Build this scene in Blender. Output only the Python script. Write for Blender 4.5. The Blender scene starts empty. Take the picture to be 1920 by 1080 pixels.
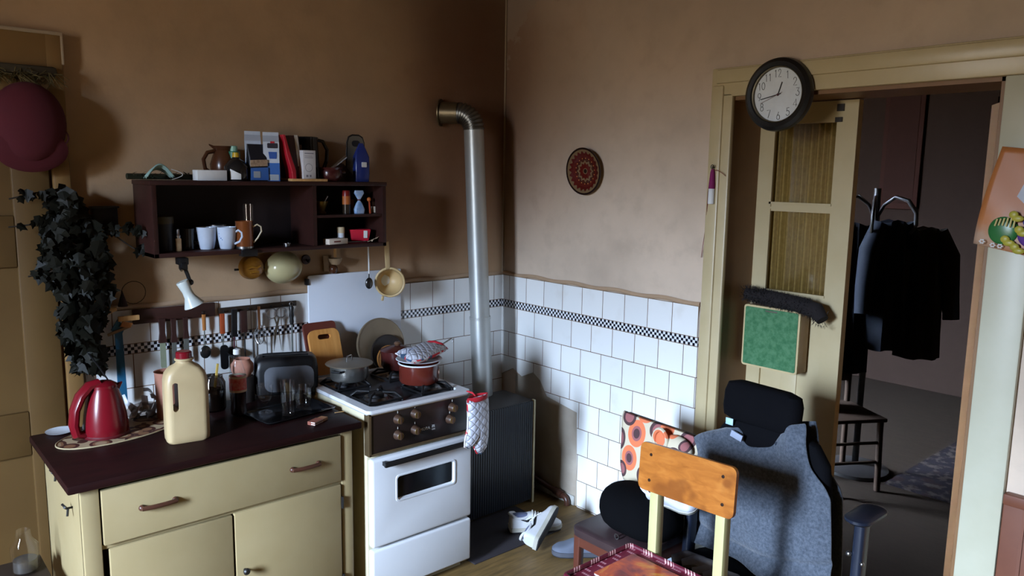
import bpy, bmesh, math, random
from mathutils import Vector as V, Matrix, Euler
C = bpy.context.scene.collection
SC = bpy.context.scene
PI = math.pi
random.seed(7)

# ------------------------------------------------------------------ camera, sky, light, exposure
cd = bpy.data.cameras.new('camera'); cam = bpy.data.objects.new('camera', cd); C.objects.link(cam)
cd.sensor_width = 36.0; cd.lens = 1440.37 / 1920 * 36.0; cd.clip_start = 0.02; cd.clip_end = 60
_f = V((0.653, 0.743, -0.1447)).normalized(); _r = V((0.752, -0.659, 0.0159)); _r = (_r - _f * _r.dot(_f)).normalized(); _u = _r.cross(_f)
cam.matrix_world = Matrix(((_r.x, _u.x, -_f.x, -3.011), (_r.y, _u.y, -_f.y, -3.514), (_r.z, _u.z, -_f.z, 1.842), (0, 0, 0, 1)))
SC.camera = cam
SC.view_settings.view_transform = 'Standard'; SC.view_settings.look = 'None'
SC.view_settings.exposure = 0.0; SC.view_settings.gamma = 1.0; SC.view_settings.use_curve_mapping = False
SC.cycles.use_denoising = True
SC.cycles.max_bounces = 8; SC.cycles.diffuse_bounces = 5; SC.cycles.caustics_reflective = False; SC.cycles.caustics_refractive = False
SC.cycles.sample_clamp_indirect = 4.0

SKY = 350.0
w = bpy.data.worlds.new('overcast sky'); SC.world = w; w.use_nodes = True
nt = w.node_tree; nt.nodes.clear()
out = nt.nodes.new('ShaderNodeOutputWorld'); bg = nt.nodes.new('ShaderNodeBackground')
tc = nt.nodes.new('ShaderNodeTexCoord'); sx = nt.nodes.new('ShaderNodeSeparateXYZ'); rp = nt.nodes.new('ShaderNodeValToRGB')
mp = nt.nodes.new('ShaderNodeMapRange'); mp.inputs[1].default_value = -0.3; mp.inputs[2].default_value = 0.5
nt.links.new(tc.outputs['Generated'], sx.inputs[0]); nt.links.new(sx.outputs[2], mp.inputs[0]); nt.links.new(mp.outputs[0], rp.inputs[0])
e = rp.color_ramp.elements
e[0].position = 0.0; e[0].color = (0.05, 0.045, 0.035, 1); e[1].position = 1.0; e[1].color = (0.75, 0.92, 1.15, 1)
for p, c in ((0.36, (0.055, 0.05, 0.042, 1)), (0.43, (0.07, 0.068, 0.066, 1)), (0.58, (0.36, 0.47, 0.64, 1)), (0.8, (0.70, 0.88, 1.15, 1))):   # ground, houses opposite, then sky
    q = e.new(p); q.color = c
nt.links.new(rp.outputs[0], bg.inputs[0]); bg.inputs[1].default_value = SKY; nt.links.new(bg.outputs[0], out.inputs[0])
# window in the left wall (daylight comes in here only)
WX, WY0, WY1, WZ0, WZ1 = -6.1, -2.62, -1.82, 0.95, 2.80   # glass sits at the outer face of a thick wall
ld = bpy.data.lights.new('window daylight portal', 'AREA'); ld.shape = 'RECTANGLE'; ld.size = WZ1 - WZ0; ld.size_y = WY1 - WY0
ld.cycles.is_portal = True
lo = bpy.data.objects.new('window daylight portal', ld); C.objects.link(lo)
lo.location = (WX - 0.02, (WY0 + WY1) / 2, (WZ0 + WZ1) / 2); lo.rotation_euler = (0, -PI / 2, 0)

# ------------------------------------------------------------------ helpers: meshes
class MB:
    def __init__(s): s.v = []; s.f = []
    def add(s, vs, fs, m=None):
        n = len(s.v)
        s.v += [tuple(m @ V(p)) for p in vs] if m is not None else [tuple(p) for p in vs]
        s.f += [[i + n for i in f] for f in fs]; return s
    def box(s, x0, y0, z0, x1, y1, z1, b=0, seg=2, m=None):
        if b <= 0:
            vs = [(x, y, z) for x in (x0, x1) for y in (y0, y1) for z in (z0, z1)]
            return s.add(vs, [(0, 1, 3, 2), (4, 6, 7, 5), (0, 4, 5, 1), (2, 3, 7, 6), (0, 2, 6, 4), (1, 5, 7, 3)], m)
        bm = bmesh.new(); bmesh.ops.create_cube(bm, size=1)
        for q in bm.verts: q.co = ((x0 + x1) / 2 + q.co.x * (x1 - x0), (y0 + y1) / 2 + q.co.y * (y1 - y0), (z0 + z1) / 2 + q.co.z * (z1 - z0))
        bmesh.ops.bevel(bm, geom=bm.edges[:], offset=min(b, .49 * min(abs(x1 - x0), abs(y1 - y0), abs(z1 - z0))), segments=seg, profile=.5, affect='EDGES')
        bm.verts.index_update(); s.add([q.co for q in bm.verts], [[q.index for q in f.verts] for f in bm.faces], m); bm.free(); return s
    def lathe(s, prof, seg=28, m=None, sx=1, sy=1):
        vs = []; rows = []
        for r, z in prof:
            if r < 1e-6: rows.append([len(vs)]); vs.append((0, 0, z))
            else:
                rows.append(list(range(len(vs), len(vs) + seg)))
                vs += [(r * sx * math.cos(2 * PI * k / seg), r * sy * math.sin(2 * PI * k / seg), z) for k in range(seg)]
        fs = []
        for a, b in zip(rows, rows[1:]):
            for k in range(seg):
                k2 = (k + 1) % seg
                if len(a) == 1 and len(b) == 1: continue
                if len(a) == 1: fs.append((a[0], b[k2], b[k]))
                elif len(b) == 1: fs.append((a[k], a[k2], b[0]))
                else: fs.append((a[k], a[k2], b[k2], b[k]))
        return s.add(vs, fs, m)
    def tube(s, pts, r, seg=8, m=None, closed=False, flat=1.0, up=None):
        pts = [V(p) for p in pts]; n = len(pts); vs = []; fs = []
        rr = r if isinstance(r, (list, tuple)) else [r] * n
        nrm = None
        for i, p in enumerate(pts):
            a = pts[(i - 1) % n] if (closed or i > 0) else p; b = pts[(i + 1) % n] if (closed or i < n - 1) else p
            t = (b - a).normalized()
            if nrm is None:
                nrm = V(up) if up else (V((0, 0, 1)) if abs(t.z) < .9 else V((1, 0, 0)))
            nrm = (nrm - t * nrm.dot(t)).normalized(); bn = t.cross(nrm)
            vs += [p + nrm * (rr[i] * math.cos(2 * PI * k / seg)) + bn * (rr[i] * flat * math.sin(2 * PI * k / seg)) for k in range(seg)]
        for i in range(n if closed else n - 1):
            j = (i + 1) % n
            for k in range(seg):
                k2 = (k + 1) % seg; fs.append((i * seg + k, i * seg + k2, j * seg + k2, j * seg + k))
        if not closed: fs += [list(range(seg))[::-1], [(n - 1) * seg + k for k in range(seg)]]
        return s.add(vs, fs, m)
    def plate(s, poly, y0, y1, m=None):           # polygon in x,z extruded along y (y0 = front, the smaller)
        n = len(poly)
        vs = [(x, y0, z) for x, z in poly] + [(x, y1, z) for x, z in poly]
        fs = [list(range(n)), list(range(2 * n - 1, n - 1, -1))] + [(i, i + n, (i + 1) % n + n, (i + 1) % n) for i in range(n)]
        return s.add(vs, fs, m)
    def slab(s, poly, z0, z1, m=None):            # polygon in x,y extruded along z
        n = len(poly)
        vs = [(x, y, z0) for x, y in poly] + [(x, y, z1) for x, y in poly]
        fs = [list(range(n))[::-1], list(range(n, 2 * n))] + [(i, (i + 1) % n, (i + 1) % n + n, i + n) for i in range(n)]
        return s.add(vs, fs, m)
    def loft(s, secs, m=None, cap=True):          # list of rings with the same count
        n = len(secs[0]); vs = [p for q in secs for p in q]; fs = []
        for i in range(len(secs) - 1):
            for k in range(n):
                k2 = (k + 1) % n; fs.append((i * n + k, i * n + k2, (i + 1) * n + k2, (i + 1) * n + k))
        if cap: fs += [list(range(n))[::-1], [(len(secs) - 1) * n + k for k in range(n)]]
        return s.add(vs, fs, m)
    def grid(s, fn, nu, nv, m=None):
        vs = [fn(i / nu, j / nv) for j in range(nv + 1) for i in range(nu + 1)]
        fs = [(j * (nu + 1) + i, j * (nu + 1) + i + 1, (j + 1) * (nu + 1) + i + 1, (j + 1) * (nu + 1) + i) for j in range(nv) for i in range(nu)]
        return s.add(vs, fs, m)
    def ball(s, c, r, seg=16, rings=10, m=None):
        r = r if isinstance(r, (list, tuple)) else (r, r, r)
        mm = Matrix.Translation(c) @ Matrix.Diagonal((r[0], r[1], r[2], 1))
        return s.lathe([(math.sin(PI * i / rings), -math.cos(PI * i / rings)) for i in range(rings + 1)], seg, (m @ mm) if m is not None else mm)

def rrect(w, d, r, z, n=5, cx=0, cy=0):
    r = min(r, w / 2 - 1e-4, d / 2 - 1e-4); pts = []
    for qx, qy, a0 in ((1, 1, 0), (-1, 1, 90), (-1, -1, 180), (1, -1, 270)):
        for k in range(n):
            a = math.radians(a0 + 90 * k / (n - 1)); pts.append((cx + qx * (w / 2 - r) + r * math.cos(a), cy + qy * (d / 2 - r) + r * math.sin(a), z))
    return pts
def rpoly(w, h, r, cx=0, cz=0, n=5): return [(p[0], p[1]) for p in rrect(w, h, r, 0, n, cx, cz)]
def TR(x=0, y=0, z=0, rx=0, ry=0, rz=0): return Matrix.Translation((x, y, z)) @ Euler((rx, ry, rz)).to_matrix().to_4x4()
FACE = TR(rx=PI / 2)                              # lathe axis z -> -y (a disc on a wall, facing out)
def arc(cx, cz, r, a0, a1, n=10, y=0): return [(cx + r * math.cos(math.radians(a0 + (a1 - a0) * k / n)), y, cz + r * math.sin(math.radians(a0 + (a1 - a0) * k / n))) for k in range(n + 1)]

def props(o, label=None, cat=None, group=None, kind=None):
    for k, v_ in (('label', label), ('category', cat), ('group', group), ('kind', kind)):
        if v_: o[k] = v_
def T(name, label, cat, loc, rz=0, group=None, rot=None):
    o = bpy.data.objects.new(name, None); C.objects.link(o); o.empty_display_size = .05
    o.location = loc; o.rotation_euler = rot if rot else (0, 0, rz); props(o, label, cat, group); return o
def O(name, mb, mat, parent=None, label=None, cat=None, group=None, kind=None, loc=None, rz=0, rot=None, sub=0, sol=0, flatshade=False):
    me = bpy.data.meshes.new(name); me.from_pydata(mb.v, [], mb.f); me.validate()
    bm = bmesh.new(); bm.from_mesh(me); bmesh.ops.recalc_face_normals(bm, faces=bm.faces[:]); bm.to_mesh(me); bm.free()
    if not flatshade and len(me.polygons):
        me.polygons.foreach_set('use_smooth', [True] * len(me.polygons))
        if not sub: me.set_sharp_from_angle(angle=math.radians(38))
    if mat: me.materials.append(mat)
    o = bpy.data.objects.new(name, me); C.objects.link(o)
    if loc: o.location = loc
    o.rotation_euler = rot if rot else (0, 0, rz)
    if parent: o.parent = parent
    if sol: md = o.modifiers.new('thickness', 'SOLIDIFY'); md.thickness = sol; md.offset = 0
    if sub: md = o.modifiers.new('smooth', 'SUBSURF'); md.levels = sub; md.render_levels = sub
    props(o, label, cat, group, kind); return o
def S(name, mb, mat, parent=None, **k): return O(name, mb, mat, parent, kind=None if parent else 'structure', **k)
def text_mb(mb, txt, size, m, extrude=.0006):
    cu = bpy.data.curves.new('t', 'FONT'); cu.body = txt; cu.size = size; cu.extrude = extrude; cu.align_x = 'CENTER'; cu.align_y = 'CENTER'; cu.resolution_u = 3
    o = bpy.data.objects.new('t', cu); C.objects.link(o); bpy.context.view_layer.update()
    me = bpy.data.meshes.new_from_object(o.evaluated_get(bpy.context.evaluated_depsgraph_get()))
    mb.add([q.co.copy() for q in me.vertices], [list(p.vertices) for p in me.polygons], m)
    bpy.data.objects.remove(o); bpy.data.curves.remove(cu); bpy.data.meshes.remove(me); return mb
def carve(o, mb):                                 # cut the shape mb out of the mesh object o for good
    c = O('cutter', mb, None); md = o.modifiers.new('b', 'BOOLEAN'); md.object = c; md.operation = 'DIFFERENCE'; md.solver = 'EXACT'
    bpy.context.view_layer.update(); c.matrix_world = o.matrix_world.copy(); bpy.context.view_layer.update()
    me = bpy.data.meshes.new_from_object(o.evaluated_get(bpy.context.evaluated_depsgraph_get()))
    o.modifiers.remove(md); old = o.data; o.data = me; me.name = old.name
    bpy.data.objects.remove(c)
    me.polygons.foreach_set('use_smooth', [True] * len(me.polygons)); me.set_sharp_from_angle(angle=math.radians(38))

# ------------------------------------------------------------------ helpers: materials
def lin(c): return tuple((x / 255 / 12.92 if x / 255 <= .04045 else ((x / 255 + .055) / 1.055) ** 2.4) for x in c) + (1,)
class N:                                          # tiny node builder
    def __init__(s, name):
        s.m = bpy.data.materials.new(name); s.m.use_nodes = True; s.t = s.m.node_tree; s.b = s.t.nodes['Principled BSDF']
        s.co = s.t.nodes.new('ShaderNodeTexCoord').outputs['Object']
    def n(s, typ, **k):
        q = s.t.nodes.new('ShaderNode' + typ)
        for a, b in k.items(): setattr(q, a, b)
        return q
    def put(s, sock, val):
        if isinstance(val, bpy.types.NodeSocket): s.t.links.new(val, sock)
        elif val is not None: sock.default_value = val
    def math(s, op, a, b=None, c=None, clamp=False):
        q = s.n('Math', operation=op, use_clamp=clamp)
        for i, x in enumerate((a, b, c)): s.put(q.inputs[i], x)
        return q.outputs[0]
    def xyz(s, vec=None):
        q = s.n('SeparateXYZ'); s.put(q.inputs[0], vec or s.co); return q.outputs
    def comb(s, x, y, z=0.0):
        q = s.n('CombineXYZ')
        for i, a in enumerate((x, y, z)): s.put(q.inputs[i], a)
        return q.outputs[0]
    def noise(s, scale, vec=None, detail=4, rough=.55, dist=0):
        q = s.n('TexNoise'); s.put(q.inputs['Vector'], vec or s.co); q.inputs['Scale'].default_value = scale; q.inputs['Detail'].default_value = detail
        q.inputs['Roughness'].default_value = rough; q.inputs['Distortion'].default_value = dist; return q.outputs[0]
    def ramp(s, fac, stops, interp='LINEAR'):
        q = s.n('ValToRGB'); q.color_ramp.interpolation = interp; s.put(q.inputs[0], fac); e = q.color_ramp.elements
        while len(e) < len(stops): e.new(.5)
        for i, (p, c) in enumerate(stops): e[i].position = p; e[i].color = c
        return q.outputs[0]
    def step(s, fac, a, b): 
        q = s.n('MapRange', interpolation_type='SMOOTHSTEP'); s.put(q.inputs[0], fac); q.inputs[1].default_value = a; q.inputs[2].default_value = b; return q.outputs[0]
    def mix(s, fac, a, b, mode='MIX'):
        q = s.n('Mix', data_type='RGBA', blend_type=mode); s.put(q.inputs[0], fac); s.put(q.inputs[6], a); s.put(q.inputs[7], b); return q.outputs[2]
    def bump(s, h, strength, dist=.01):
        q = s.n('Bump'); q.inputs['Strength'].default_value = strength; q.inputs['Distance'].default_value = dist; s.put(q.inputs['Height'], h); s.t.links.new(q.outputs[0], s.b.inputs['Normal'])
    def base(s, c): s.put(s.b.inputs['Base Color'], c)
    def set(s, rough=.5, metal=0, spec=.5, trans=0, ior=1.45, coat=0, alpha=1, sheen=0):
        b = s.b.inputs; s.put(b['Roughness'], rough); b['Metallic'].default_value = metal; b['Specular IOR Level'].default_value = spec; b['Transmission Weight'].default_value = trans
        b['IOR'].default_value = ior; b['Coat Weight'].default_value = coat; b['Alpha'].default_value = alpha; b['Sheen Weight'].default_value = sheen; return s.m
def glass(name, tint=(1, 1, 1, 1), rough=.03, refl=1.0):      # thin clear glass: sees through, lets light through, mirrors at grazing angles
    n = N(name); t = n.t; o = [q for q in t.nodes if q.type == 'OUTPUT_MATERIAL'][0]; t.nodes.remove(n.b)
    fr = n.n('LayerWeight'); tr = n.n('BsdfTransparent'); tr.inputs[0].default_value = tint
    g = n.n('BsdfGlossy'); g.inputs['Roughness'].default_value = rough; mx = n.n('MixShader')
    n.put(mx.inputs[0], n.math('MULTIPLY', n.math('ADD', n.math('MULTIPLY', n.math('POWER', fr.outputs[1], 4.0), .45), .06), refl)); t.links.new(tr.outputs[0], mx.inputs[1]); t.links.new(g.outputs[0], mx.inputs[2]); t.links.new(mx.outputs[0], o.inputs[0]); return n.m
_mc = {}
def mat(name, c, rough=.5, metal=0, c2=None, ns=12, amt=.5, bump=0, bs=60, **k):
    if name in _mc: return _mc[name]
    n = N(name); f = n.noise(ns)
    c2 = c2 or tuple(int(x * .8) for x in c)
    n.base(n.mix(n.step(f, .5 - .35 * 1, .5 + .35), lin(c), n.mix(amt, lin(c), lin(c2))))
    if bump: n.bump(n.noise(bs), bump, .004)
    _mc[name] = n.set(rough, metal, **k); return _mc[name]
# ------------------------------------------------------------------ materials of the room
def wall_paint(name, base, soot=None):
    n = N(name); x, y, z = n.xyz()
    blot = n.noise(1.6, detail=5); fine = n.noise(9, detail=5)
    c = n.mix(n.step(blot, .3, .75), lin(base), lin([v * .86 for v in base]))
    c = n.mix(n.math('MULTIPLY', n.step(fine, .45, .75), .35), c, lin([v * .82 for v in base]))
    # greasy soot: a shape of its own around the flue and in the stove corner, ragged by noise
    def blob(cx, cy, cz, rx, ry, rz, amp):
        q = [n.math('POWER', n.math('DIVIDE', n.math('SUBTRACT', a, b), r), 2.0) for a, b, r in ((x, cx, rx), (y, cy, ry), (z, cz, rz))]
        d = n.math('SQRT', n.math('ADD', n.math('ADD', q[0], q[1]), q[2]))
        d = n.math('ADD', d, n.math('MULTIPLY', n.math('SUBTRACT', blot, .5), .7))
        return n.math('MULTIPLY', n.step(d, 1.15, .15), amp)
    for b in (soot or []):
        c = n.mix(blob(*b[:7]), c, lin(b[7]))
    # flaked paint high in the corner
    fl = n.noise(5.5, detail=6, rough=.6)
    cor = n.math('ADD', n.math('ABSOLUTE', x), n.math('ABSOLUTE', y))
    k = n.math('SUBTRACT', fl, n.math('ADD', n.math('MULTIPLY', n.math('ABSOLUTE', n.math('SUBTRACT', z, 2.85)), .55), n.math('MULTIPLY', cor, .75)))
    k = n.step(k, .29, .33); k = n.math('MULTIPLY', k, n.math('MULTIPLY', n.math('GREATER_THAN', z, 2.45), n.math('LESS_THAN', y, -.0005)))
    c = n.mix(n.math('MULTIPLY', k, .6), c, lin((140, 122, 106)))
    n.base(c); n.bump(n.noise(55, detail=6), .25, .003); return n.set(.85, spec=.2)
SOOT = [(-.33, 0, 2.65, .6, .5, .8, .72, (76, 44, 28)), (-.05, 0, 2.2, .6, .35, 1.0, .72, (82, 50, 34)), (-.55, 0, 1.75, .8, .4, .7, .62, (112, 72, 48)), (-.05, 0, 3.0, 1.1, 1.0, .6, .38, (84, 60, 42))]
WALLC = (208, 187, 166)
SOOT_B = SOOT[:2] + [(0, -1.4, 3.1, 1, 2.2, 1.15, .5, (140, 108, 80)), (0, -.25, 2.3, 1, .55, .9, .5, (118, 84, 58))]
m_wall = wall_paint('pale wall paint', WALLC, SOOT_B)
m_wallA = wall_paint('browned wall paint', (184, 153, 120), SOOT)
m_ceil = mat('ceiling paint', (136, 112, 88), .9)
def tiles(name, axis):
    n = N(name); x, y, z = n.xyz(); a = x if axis == 'x' else y
    a = n.math('ADD', n.math('MULTIPLY', a, -1.0), .0497 + .10 if axis == 'x' else -.0013)
    below = n.math('LESS_THAN', z, 1.0985)
    zz = n.math('ADD', n.math('SUBTRACT', 1.25, z), n.math('MULTIPLY', below, -.0435))
    b = n.n('TexBrick'); b.offset = .5; b.offset_frequency = 2; b.squash = 1
    n.put(b.inputs['Vector'], n.comb(n.math('ADD', a, 3.0), zz)); b.inputs['Scale'].default_value = 1; b.inputs['Brick Width'].default_value = .15; b.inputs['Row Height'].default_value = .15
    b.inputs['Mortar Size'].default_value = .0021; b.inputs['Mortar Smooth'].default_value = .2; b.inputs['Color1'].default_value = lin((226, 225, 222)); b.inputs['Color2'].default_value = lin((216, 216, 214)); b.inputs['Mortar'].default_value = lin((112, 88, 66))
    stain = n.noise(7, detail=5)
    c = n.mix(n.math('MULTIPLY', n.step(stain, .55, .8), .18), b.outputs[0], lin((170, 150, 125)))
    # chequered border: three rows of small squares
    band = n.math('MULTIPLY', n.math('GREATER_THAN', z, 1.0585), n.math('LESS_THAN', z, 1.0985))
    sq = .0134; i = n.math('FLOOR', n.math('DIVIDE', n.math('ADD', a, 4.0), sq)); j = n.math('FLOOR', n.math('DIVIDE', n.math('SUBTRACT', z, 1.0585), sq))
    chk = n.math('MODULO', n.math('ADD', i, j), 2.0)
    c = n.mix(band, c, n.mix(chk, lin((215, 215, 218)), lin((14, 16, 26))))
    n.base(c); n.bump(b.outputs['Fac'], -.35, .002); return n.set(.16, spec=.5)
m_tA = tiles('white glazed tiles along x', 'x'); m_tB = tiles('white glazed tiles along y', 'y')
def wood(name, c1, c2, rough=.5, axis='z', scale=14, gloss=.5):
    n = N(name); x, y, z = n.xyz(); v = {'z': n.comb(n.math('MULTIPLY', x, 8.0), n.math('MULTIPLY', y, 8.0), z), 'x': n.comb(x, n.math('MULTIPLY', y, 8.0), n.math('MULTIPLY', z, 8.0)), 'y': n.comb(n.math('MULTIPLY', x, 8.0), y, n.math('MULTIPLY', z, 8.0))}[axis]
    f = n.noise(scale * .35, v, 6, .6, .6); n.base(n.ramp(f, [(.3, lin(c1)), (.7, lin(c2))])); n.bump(f, .12, .003); return n.set(rough, spec=gloss)
m_floor = wood('worn brown lino floor', (84, 66, 36), (118, 92, 52), .55, 'x', 20)
m_floor2 = wood('shade-darkened floorboards', (25, 20, 16), (33, 26, 21), .8, 'y', 20, .05)  # next room's boards: its shade is put into this near-black colour
m_casing = mat('cream gloss door paint', (190, 173, 136), .35, c2=(170, 150, 108), ns=6, bump=.12, bs=40)
m_reveal = mat('brown reveal paint', (128, 92, 56), .5, c2=(104, 72, 42), ns=6)
m_olddoor = mat('yellowed varnish door paint', (96, 72, 38), .5, c2=(78, 54, 27), ns=4)
m_oldcasing = mat('yellowed varnish casing paint', (128, 98, 56), .5, c2=(96, 66, 36), ns=4)
m_dark2 = mat('shade-darkened room paint', (30, 22, 18), .9, spec=.03)  # near-black wall colour stands in for the shade of the next room
m_brown = mat('brown oil paint', (112, 66, 46), .45, c2=(86, 46, 32), ns=8)

# ------------------------------------------------------------------ setting
H = 3.25
S('wall_back', MB().box(-5.65, 0, 0, .28, .2, H), m_wallA)
S('wall_right', MB().box(0, -1.53, 0, .28, 0, H).box(0, -5.2, 0, .28, -2.60, H).box(0, -2.60, 2.2, .28, -1.53, H), m_wall)
m_wall2 = mat('brown patterned wallpaper', (118, 92, 66), .9, c2=(92, 68, 46), ns=20)
S('wall_left', MB().box(-6.1, WY1, 0, -5.5, .2, H).box(-6.1, -5.35, 0, -5.5, WY0, H).box(-6.1, WY0, 0, -5.5, WY1, WZ0).box(-6.1, WY0, WZ1, -5.5, WY1, H), m_wall2)
S('wall_front', MB().box(-5.65, -5.35, 0, 4.4, -5.2, H), m_wall2)
S('ceiling', MB().box(-5.65, -5.35, H, 4.4, 1.6, H + .1), m_ceil)
S('floor', MB().box(-5.65, -5.35, -.1, .05, .2, 0), m_floor)
# dim room beyond the doorway
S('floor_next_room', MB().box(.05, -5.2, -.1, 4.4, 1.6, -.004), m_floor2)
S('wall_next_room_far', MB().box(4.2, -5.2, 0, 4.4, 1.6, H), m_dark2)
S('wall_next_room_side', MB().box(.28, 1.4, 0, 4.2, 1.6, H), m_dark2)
S('trim_threshold', MB().box(.0, -2.6, -.002, .28, -1.53, .012, .004), mat('worn threshold wood', (92, 74, 52), .6))
# window (out of view, behind to the left): frame with a middle bar, glass
m_white = mat('white window paint', (225, 222, 214), .4)
wf = S('window_1', MB().box(-6.07, WY0, WZ0, -6.0, WY0 + .05, WZ1).box(-6.07, WY1 - .05, WZ0, -6.0, WY1, WZ1).box(-6.07, WY0, WZ0, -6.0, WY1, WZ0 + .05).box(-6.07, WY0, WZ1 - .05, -6.0, WY1, WZ1), m_white)
S('window_sill', MB().box(-6.0, WY0 + .001, WZ0, -5.42, WY1 - .001, WZ0 + .025, .006), m_white, wf)
# tiles (one slab per wall; the right one broken away beside the heater)
S('trim_1', MB().box(-2.292, -.010, .30, -.001, .004, 1.25), m_tA)
pol = [(.001, 1.25), (1.428, 1.25), (1.436, .0), (.682, .0), (.662, .545), (.42, .583), (.36, .665), (.30, .70), (.20, .655), (.12, .69), (.001, .63)]
S('trim_2', MB().plate(pol, -.010, .004, TR(rz=-PI / 2)), m_tB)
S('trim_plaster_edge', MB().grid(lambda u, v: (-2.29 + 2.28 * u, -.006 - .006 * math.sin(v * PI), 1.25 + .022 * v + .004 * math.sin(u * 37)), 60, 4).grid(lambda u, v: (-.006 - .006 * math.sin(v * PI), -1.43 * u, 1.25 + .022 * v + .004 * math.sin(u * 29 + 2)), 60, 4), mat('bare plaster edge', (168, 140, 112), .9))
# bare plaster patch beside the heater
S('trim_plaster_patch', MB().plate([(.12, .0), (.68, .0), (.66, .55), (.43, .585), (.36, .66), (.30, .70), (.20, .66), (.14, .66)], -.004, .003, TR(rz=-PI / 2)), mat('grey bare plaster', (176, 166, 152), .9, c2=(130, 112, 92), ns=5, bump=.3))
# doorway casing on the right wall, reveal lining, glazed leaf, right-hand trim
def casing_piece(y0, y1, z0, z1): return MB().box(-.028, y0, z0, .0, y1, z1, .006).box(-.040, y0 + .02 if y1 - y0 < z1 - z0 else y0 + .02, z0 + (.02 if y1 - y0 > z1 - z0 else 0), -.02, y1 - .045 if y1 - y0 < z1 - z0 else y1 - .02, z1 - (.045 if y1 - y0 > z1 - z0 else .02), .008)
S('trim_3', MB().box(-.026, -1.555, 0, .0, -1.445, 2.215, .006).box(-.036, -1.512, 0, -.02, -1.452, 2.25, .008), m_casing)
S('trim_4', MB().box(-.026, -2.80, 2.20, .0, -1.445, 2.325, .006).box(-.036, -2.80, 2.258, -.02, -1.47, 2.318, .008), m_casing)
S('trim_5', MB().box(-.026, -2.735, 0, .0, -2.605, 2.20, .006), mat('pale cream casing paint', (188, 184, 162), .4, c2=(166, 160, 132), ns=5))
S('trim_6', MB().box(.0, -1.545, 0, .28, -1.528, 2.2).box(.0, -2.602, 2.185, .28, -1.53, 2.2).box(.0, -2.602, 0, .28, -2.588, 2.2), m_reveal)
lf = S('door_1', MB().box(.235, -1.615, .02, .275, -1.545, 2.18).box(.235, -1.995, .02, .275, -1.905, 2.18).box(.235, -1.905, 2.09, .275, -1.615, 2.18)
       .box(.235, -1.905, 1.70, .275, -1.615, 1.735).box(.235, -1.905, 1.24, .275, -1.615, 1.335).box(.235, -1.905, .02, .275, -1.615, .18).box(.248, -1.905, .18, .268, -1.615, 1.24).box(.242, -1.80, .3, .25, -1.72, 1.2, .004), m_casing)
S('door_moulding', MB().box(.229, -1.622, 1.72, .24, -1.612, 2.1).box(.229, -1.622, 1.33, .24, -1.612, 1.71).box(.229, -1.908, 1.328, .24, -1.612, 1.338).box(.229, -1.908, 1.732, .24, -1.612, 1.742), m_casing, lf)
m_doorglass = glass('door glass', (.93, .92, .88, 1), .05)
S('door_glass', MB().box(.252, -1.905, 1.735, .256, -1.615, 2.09).box(.252, -1.905, 1.335, .256, -1.615, 1.70), m_doorglass, lf)
cu = N('gathered net curtain'); x, y, z = cu.xyz()
cu.base(cu.mix(cu.noise(60), lin((176, 150, 92)), lin((128, 102, 54)))); cu.set(.9, spec=.1)
S('door_curtain', MB().grid(lambda u, v: (.262 + .007 * math.sin(u * 62 + .6 * math.sin(u * 17)), -1.61 - .30 * u, 1.32 + .79 * v), 90, 2), cu.m, lf, sol=.001)
S('door_latch', MB().box(.226, -1.93, 2.09, .236, -1.90, 2.11).box(.226, -1.935, 2.135, .236, -1.905, 2.165), mat('dark latch iron', (40, 32, 26), .5), lf)
_d = V((.44, .25, 0)).normalized(); _a = math.atan2(_d.y, _d.x)
S('door_3', MB().box(0, -.04, .02, .50, .0, 2.17), m_reveal, loc=(.285, -2.585, 0), rz=_a)
# left-hand panelled door in the back wall
ld_ = S('door_2', MB().box(-3.10, -.012, .03, -2.372, .02, 2.06), m_olddoor)
S('door_panel', MB().box(-3.1, -.03, .03, -2.50, -.008, .20, .005).box(-2.50, -.03, .03, -2.372, -.008, 2.06, .006).box(-3.1, -.03, .70, -2.50, -.008, .88, .006).box(-3.1, -.03, 1.46, -2.50, -.008, 1.66, .006).box(-3.1, -.03, 1.94, -2.50, -.008, 2.06, .006), m_olddoor, ld_)
S('trim_7', MB().box(-2.362, -.045, 0, -2.30, .0, 2.355, .008).box(-3.15, -.044, 2.10, -2.30, .0, 2.355, .008), m_oldcasing)
S('trim_8', MB().box(-3.2, -.05, 2.348, -2.298, .0, 2.362, .003).box(-2.306, -.047, 2.24, -2.297, .0, 2.35, .002), mat('chipped plaster rim', (170, 150, 125), .9))
S('trim_9', MB().box(-2.298, -.014, .30, -2.288, .004, 1.25), mat('tile end strip', (150, 140, 120), .8))
S('trim_10', MB().tube([(-.006, -.006, 1.25), (-.006, -.006, 2.1), (-.006, -.006, H)], .006, 6), mat('pale corner plaster', (146, 128, 106), .9, c2=(110, 84, 62), ns=6))
# brown dado to the right of the doorway
O('dado_board', MB().box(-.03, -3.3, 0, .0, -2.738, .765, .006).box(-.04, -3.3, .735, .0, -2.738, .775, .006).box(-.036, -2.81, .0, -.02, -2.80, .735), m_brown, kind='structure')

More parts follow.
